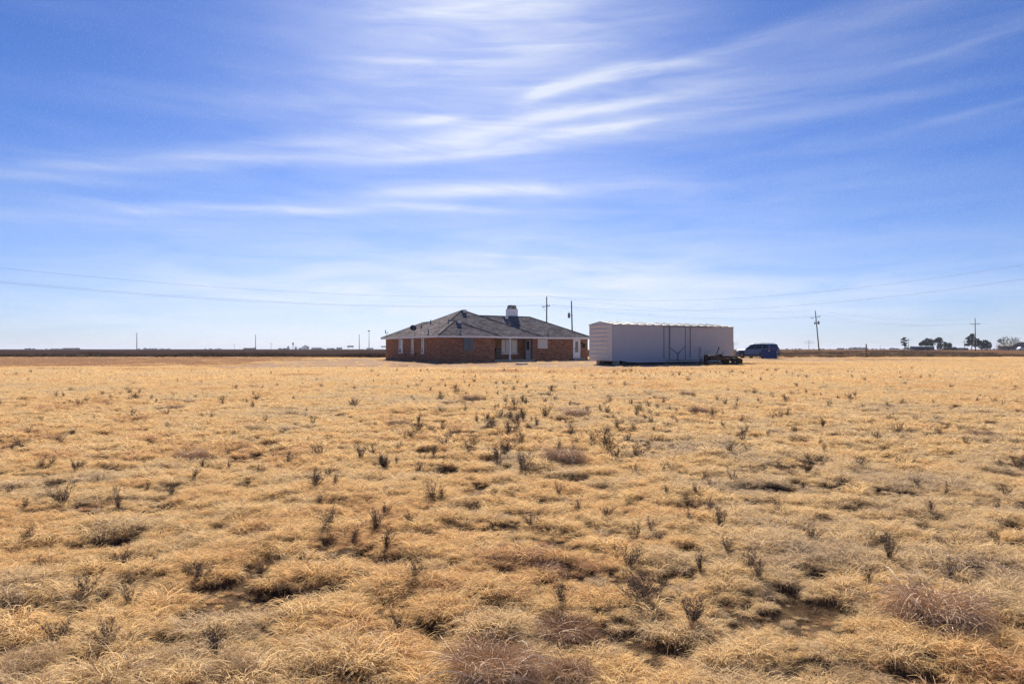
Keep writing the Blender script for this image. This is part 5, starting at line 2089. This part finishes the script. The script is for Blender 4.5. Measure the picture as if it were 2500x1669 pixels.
# stems seen in the photograph (px, py of the foot, height in px)
WEEDS = [(1213, 1128, 62), (1232, 1110, 48), (1150, 1090, 34), (1085, 1092, 40), (1100, 1075, 34), (1240, 1070, 44), (1270, 1075, 30), (1262, 1045, 34),
         (1070, 1160, 40), (945, 1150, 44), (880, 1122, 38), (912, 1108, 30), (862, 1095, 24), (875, 1060, 26), (970, 1100, 26), (1020, 1055, 26),
         (1330, 1022, 36), (1135, 1010, 22), (1215, 1000, 18), (1260, 1010, 18), (1180, 980, 16), (1330, 985, 20), (1250, 985, 16), (1075, 975, 20),
         (1010, 985, 14), (1290, 965, 12), (1355, 978, 16), (1480, 1065, 30), (1530, 1082, 34), (1500, 1130, 36), (1440, 1095, 26), (1395, 1075, 24),
         (1520, 1100, 22), (700, 1128, 30), (690, 1150, 22), (770, 1190, 56), (780, 1232, 40), (805, 1165, 30), (630, 1160, 26), (520, 1130, 20),
         (470, 1178, 26), (420, 1205, 22), (300, 1250, 40), (285, 1215, 34), (150, 1225, 60), (125, 1140, 26), (195, 1150, 26), (240, 1185, 22),
         (360, 1195, 20), (60, 1330, 36), (100, 1380, 30), (300, 1378, 52), (370, 1390, 40), (490, 1415, 56), (640, 1405, 60), (740, 1385, 40),
         (810, 1300, 48), (915, 1300, 60), (940, 1268, 46), (1005, 1290, 46), (860, 1330, 30), (1160, 1255, 36), (1300, 1290, 44), (1420, 1250, 34),
         (1480, 1270, 36), (1530, 1385, 60), (1710, 1400, 70), (1775, 1360, 44), (1590, 1300, 36), (1560, 1480, 80), (1690, 1520, 90), (1370, 1480, 70),
         (1010, 1430, 44), (1030, 1420, 36), (975, 1530, 60), (270, 1590, 80), (140, 1560, 50), (30, 1490, 60), (530, 1610, 50), (210, 1450, 34),
         (1900, 1250, 34), (1835, 1160, 28), (1700, 1215, 30), (1720, 1180, 26), (1960, 1190, 30), (2010, 1110, 22), (2060, 1215, 30), (2100, 1150, 24),
         (2240, 1190, 30), (2310, 1210, 26), (2270, 1260, 30), (2440, 1330, 40), (2330, 1350, 34), (2150, 1330, 40), (1980, 1330, 44), (1850, 1420, 50),
         (2120, 1430, 44), (2440, 1150, 20), (2200, 1080, 16), (1650, 1010, 14), (1640, 1030, 16), (1605, 1020, 14), (1535, 990, 14), (1600, 975, 10),
         (2220, 955, 12), (2180, 950, 10), (2320, 950, 14), (2430, 955, 12), (2000, 955, 10), (2250, 925, 12), (2270, 922, 10), (2200, 925, 10),
         (100, 1030, 14), (170, 985, 14), (230, 1030, 12), (380, 985, 14), (335, 1020, 12), (590, 985, 14), (545, 990, 14), (495, 1025, 12),
         (40, 980, 12), (70, 985, 10), (215, 985, 14), (290, 1040, 12), (570, 1065, 12), (500, 1075, 18), (30, 1100, 20), (60, 1240, 30)]
g = np.random.default_rng(55)
for i in range(135):      # lesser stems scattered through the middle of the pasture
    px = g.normal(1300, 620)
    py = 905 + 260 * g.uniform(0, 1) ** 1.6
    if 0 < px < 2500:
        WEEDS.append((px, py, (py - 852) * g.uniform(.10, .17)))
for i in range(40):      # a row of small stems at the edge of the boxcar shadow
    WEEDS.append((g.uniform(1480, 1960), g.uniform(905, 922), g.uniform(6, 10)))
NEAR = sorted([w for w in WEEDS if w[1] > 1370])
ORD = ['leftmost', 'second', 'third', 'fourth', 'fifth', 'sixth', 'seventh', 'eighth', 'ninth', 'tenth', 'eleventh', 'twelfth', 'thirteenth', 'fourteenth',
       'fifteenth', 'sixteenth', 'seventeenth', 'eighteenth', 'nineteenth', 'twentieth', 'twenty-first', 'twenty-second', 'twenty-third', 'twenty-fourth', 'twenty-fifth', 'twenty-sixth']
for i, (px, py, hp) in enumerate(WEEDS):
    p = ground_at(px, py)
    if yard_mask(np.array([p.x]), np.array([p.y]))[0] > .5:
        continue
    o = link('dead_weed', weed_me[i % 6])
    h = min(.55, max(.14, hp * 1.1 / FPX * p.y))
    o.location = p
    w_ = g.uniform(.85, 1.55)
    o.scale = (h * w_, h * w_ * g.uniform(.7, 1.2), h * g.uniform(.8, 1.2))
    o.rotation_euler = (g.normal(0, .2), g.normal(0, .2), g.uniform(0, 6.28))
    if (px, py, hp) in NEAR:
        k = NEAR.index((px, py, hp))
        tag(o, 'dark dead weed in the foreground, ' + ORD[k] + (' of its row' if k == 0 else ' from the left'), 'weed', 'nearest dark dead weeds')
    else:
        tag(o, 'small dark leafless weed standing in the dry grass behind the foreground', 'weed', 'dark dead weeds in the pasture')

# lesser sprigs past counting, thin and grey-brown
M_SPRIG = blade_mat('grey_sprig_stems', [(0, (.10, .075, .062)), (.5, (.17, .13, .105)), (1, (.27, .21, .16))], .15)
sprigs = bpy.data.collections.new('sprig_shapes')
for k in range(4):
    me = weed_me[k].copy()
    me.materials[0] = M_SPRIG
    sprigs.objects.link(bpy.data.objects.new('sprig%d' % k, me))
gs = np.random.default_rng(77)
sp_ = np.stack([gs.uniform(-38, 38, 9000), gs.uniform(2.6, 48, 9000)], 1)
sp_ = sp_[(np.abs(sp_[:, 0]) < .86 * sp_[:, 1] + 1.6)]
cl = fbm(sp_[:, 0] * .28 + 4, sp_[:, 1] * .22 + 1, 121, 3)
ctr = np.exp(-((sp_[:, 0] - .5) / (2.5 + .16 * sp_[:, 1])) ** 2) * np.exp(-((sp_[:, 1] - 12) / 8) ** 2)
sp_ = sp_[gs.uniform(0, 1, len(sp_)) < np.clip((cl - .42) * 2.2 + ctr * .8, .04, 1) * (1 - yard_mask(sp_[:, 0], sp_[:, 1])) * (1 - .85 * sstep(16, 30, sp_[:, 1]))]
sme = bpy.data.meshes.new('dead_sprigs')
sme.vertices.add(len(sp_))
sme.vertices.foreach_set('co', np.stack([sp_[:, 0], sp_[:, 1], terrain(sp_[:, 0], sp_[:, 1])], 1).ravel().astype(np.float32))
vattr(sme, 'tint', np.clip(gs.normal(.45, .2, len(sp_)), 0, 1))
vattr(sme, 'scl', np.clip(gs.lognormal(-1.85, .30, len(sp_)), .08, .26))
vattr(sme, 'yaw', gs.uniform(0, 6.283, len(sp_)))
a = sme.attributes.new('kind', 'INT', 'POINT')
a.data.foreach_set('value', gs.integers(0, 4, len(sp_)).astype(np.int32))
sprig = kind(link('dead_sprigs', sme), 'stuff')
sprig['label'] = 'countless thin grey-brown sprigs poking out of the dry grass'
sprig.modifiers.new('sprigs', 'NODES').node_group = instancer('sprig_instances', sprigs)

# ------------------------------------------------------------------ pinkish clumps of dead bunchgrass
M_BUNCH = blade_mat('bunchgrass_blades', [(0, (.19, .11, .062)), (.35, (.45, .285, .165)), (.7, (.61, .42, .26)), (1, (.82, .71, .56))], .10, use_inst=False)


def bunch_mesh(seed, nb=1500):
    a_ = ribbon_patch(nb, .26, .35, .80, .0058, 7, (35, 88), (110, 230), 1.8, seed)
    b_ = ribbon_patch(nb // 14, .30, .45, .95, .0105, 7, (30, 80), (90, 200), 1.6, seed + 1)
    b_ = (b_[0], b_[1], np.clip(b_[2] * .4 + 1.0, 0, 1.8))
    c_ = ribbon_patch(nb // 2, .40, .18, .45, .0055, 5, (10, 60), (60, 200), 2.0, seed + 2)
    for q in (a_, c_):
        q[2][:] = q[2] * .8
    return ribbon_mesh('bunchgrass', [a_, b_, c_], M_BUNCH)


bunch_me = [bunch_mesh(900 + 10 * k) for k in range(4)]
straw_me = bunch_mesh(960, 900)
straw_me.materials[0] = blade_mat('straw_bunch_blades', [(0, (.22, .14, .085)), (.4, (.46, .32, .18)), (1, (.70, .52, .30))], .3, use_inst=False)
for i, (px, py, w, lab) in enumerate(BUNCH):
    p = ground_at(px, py)
    o = link('bunchgrass', straw_me if i >= 14 else bunch_me[i % 4])
    s = w / FPX * p.y / 1.2
    o.location = p
    o.scale = (s, s, s * 1.15)
    o.rotation_euler = (0, 0, g.uniform(0, 6.28))
    tag(o, lab, 'grass clump', 'clumps of dead bunchgrass')

# ------------------------------------------------------------------ thin dusty air
hz_ = MB().box(-9700, 9700, -200, 9900, -3, 27).build('haze', bpy.data.materials.new('haze_air'))
hm = hz_.data.materials[0]
hm.use_nodes = True
hn = hm.node_tree.nodes
hn.clear()
pv = hn.new('ShaderNodeVolumePrincipled')
pv.inputs['Color'].default_value = (.80, .86, 1.0, 1)
pv.inputs['Density'].default_value = 0.00013
ho = hn.new('ShaderNodeOutputMaterial')
hm.node_tree.links.new(pv.outputs[0], ho.inputs['Volume'])
kind(hz_, 'stuff')
hz_['label'] = 'thin pale dusty air over the plain'
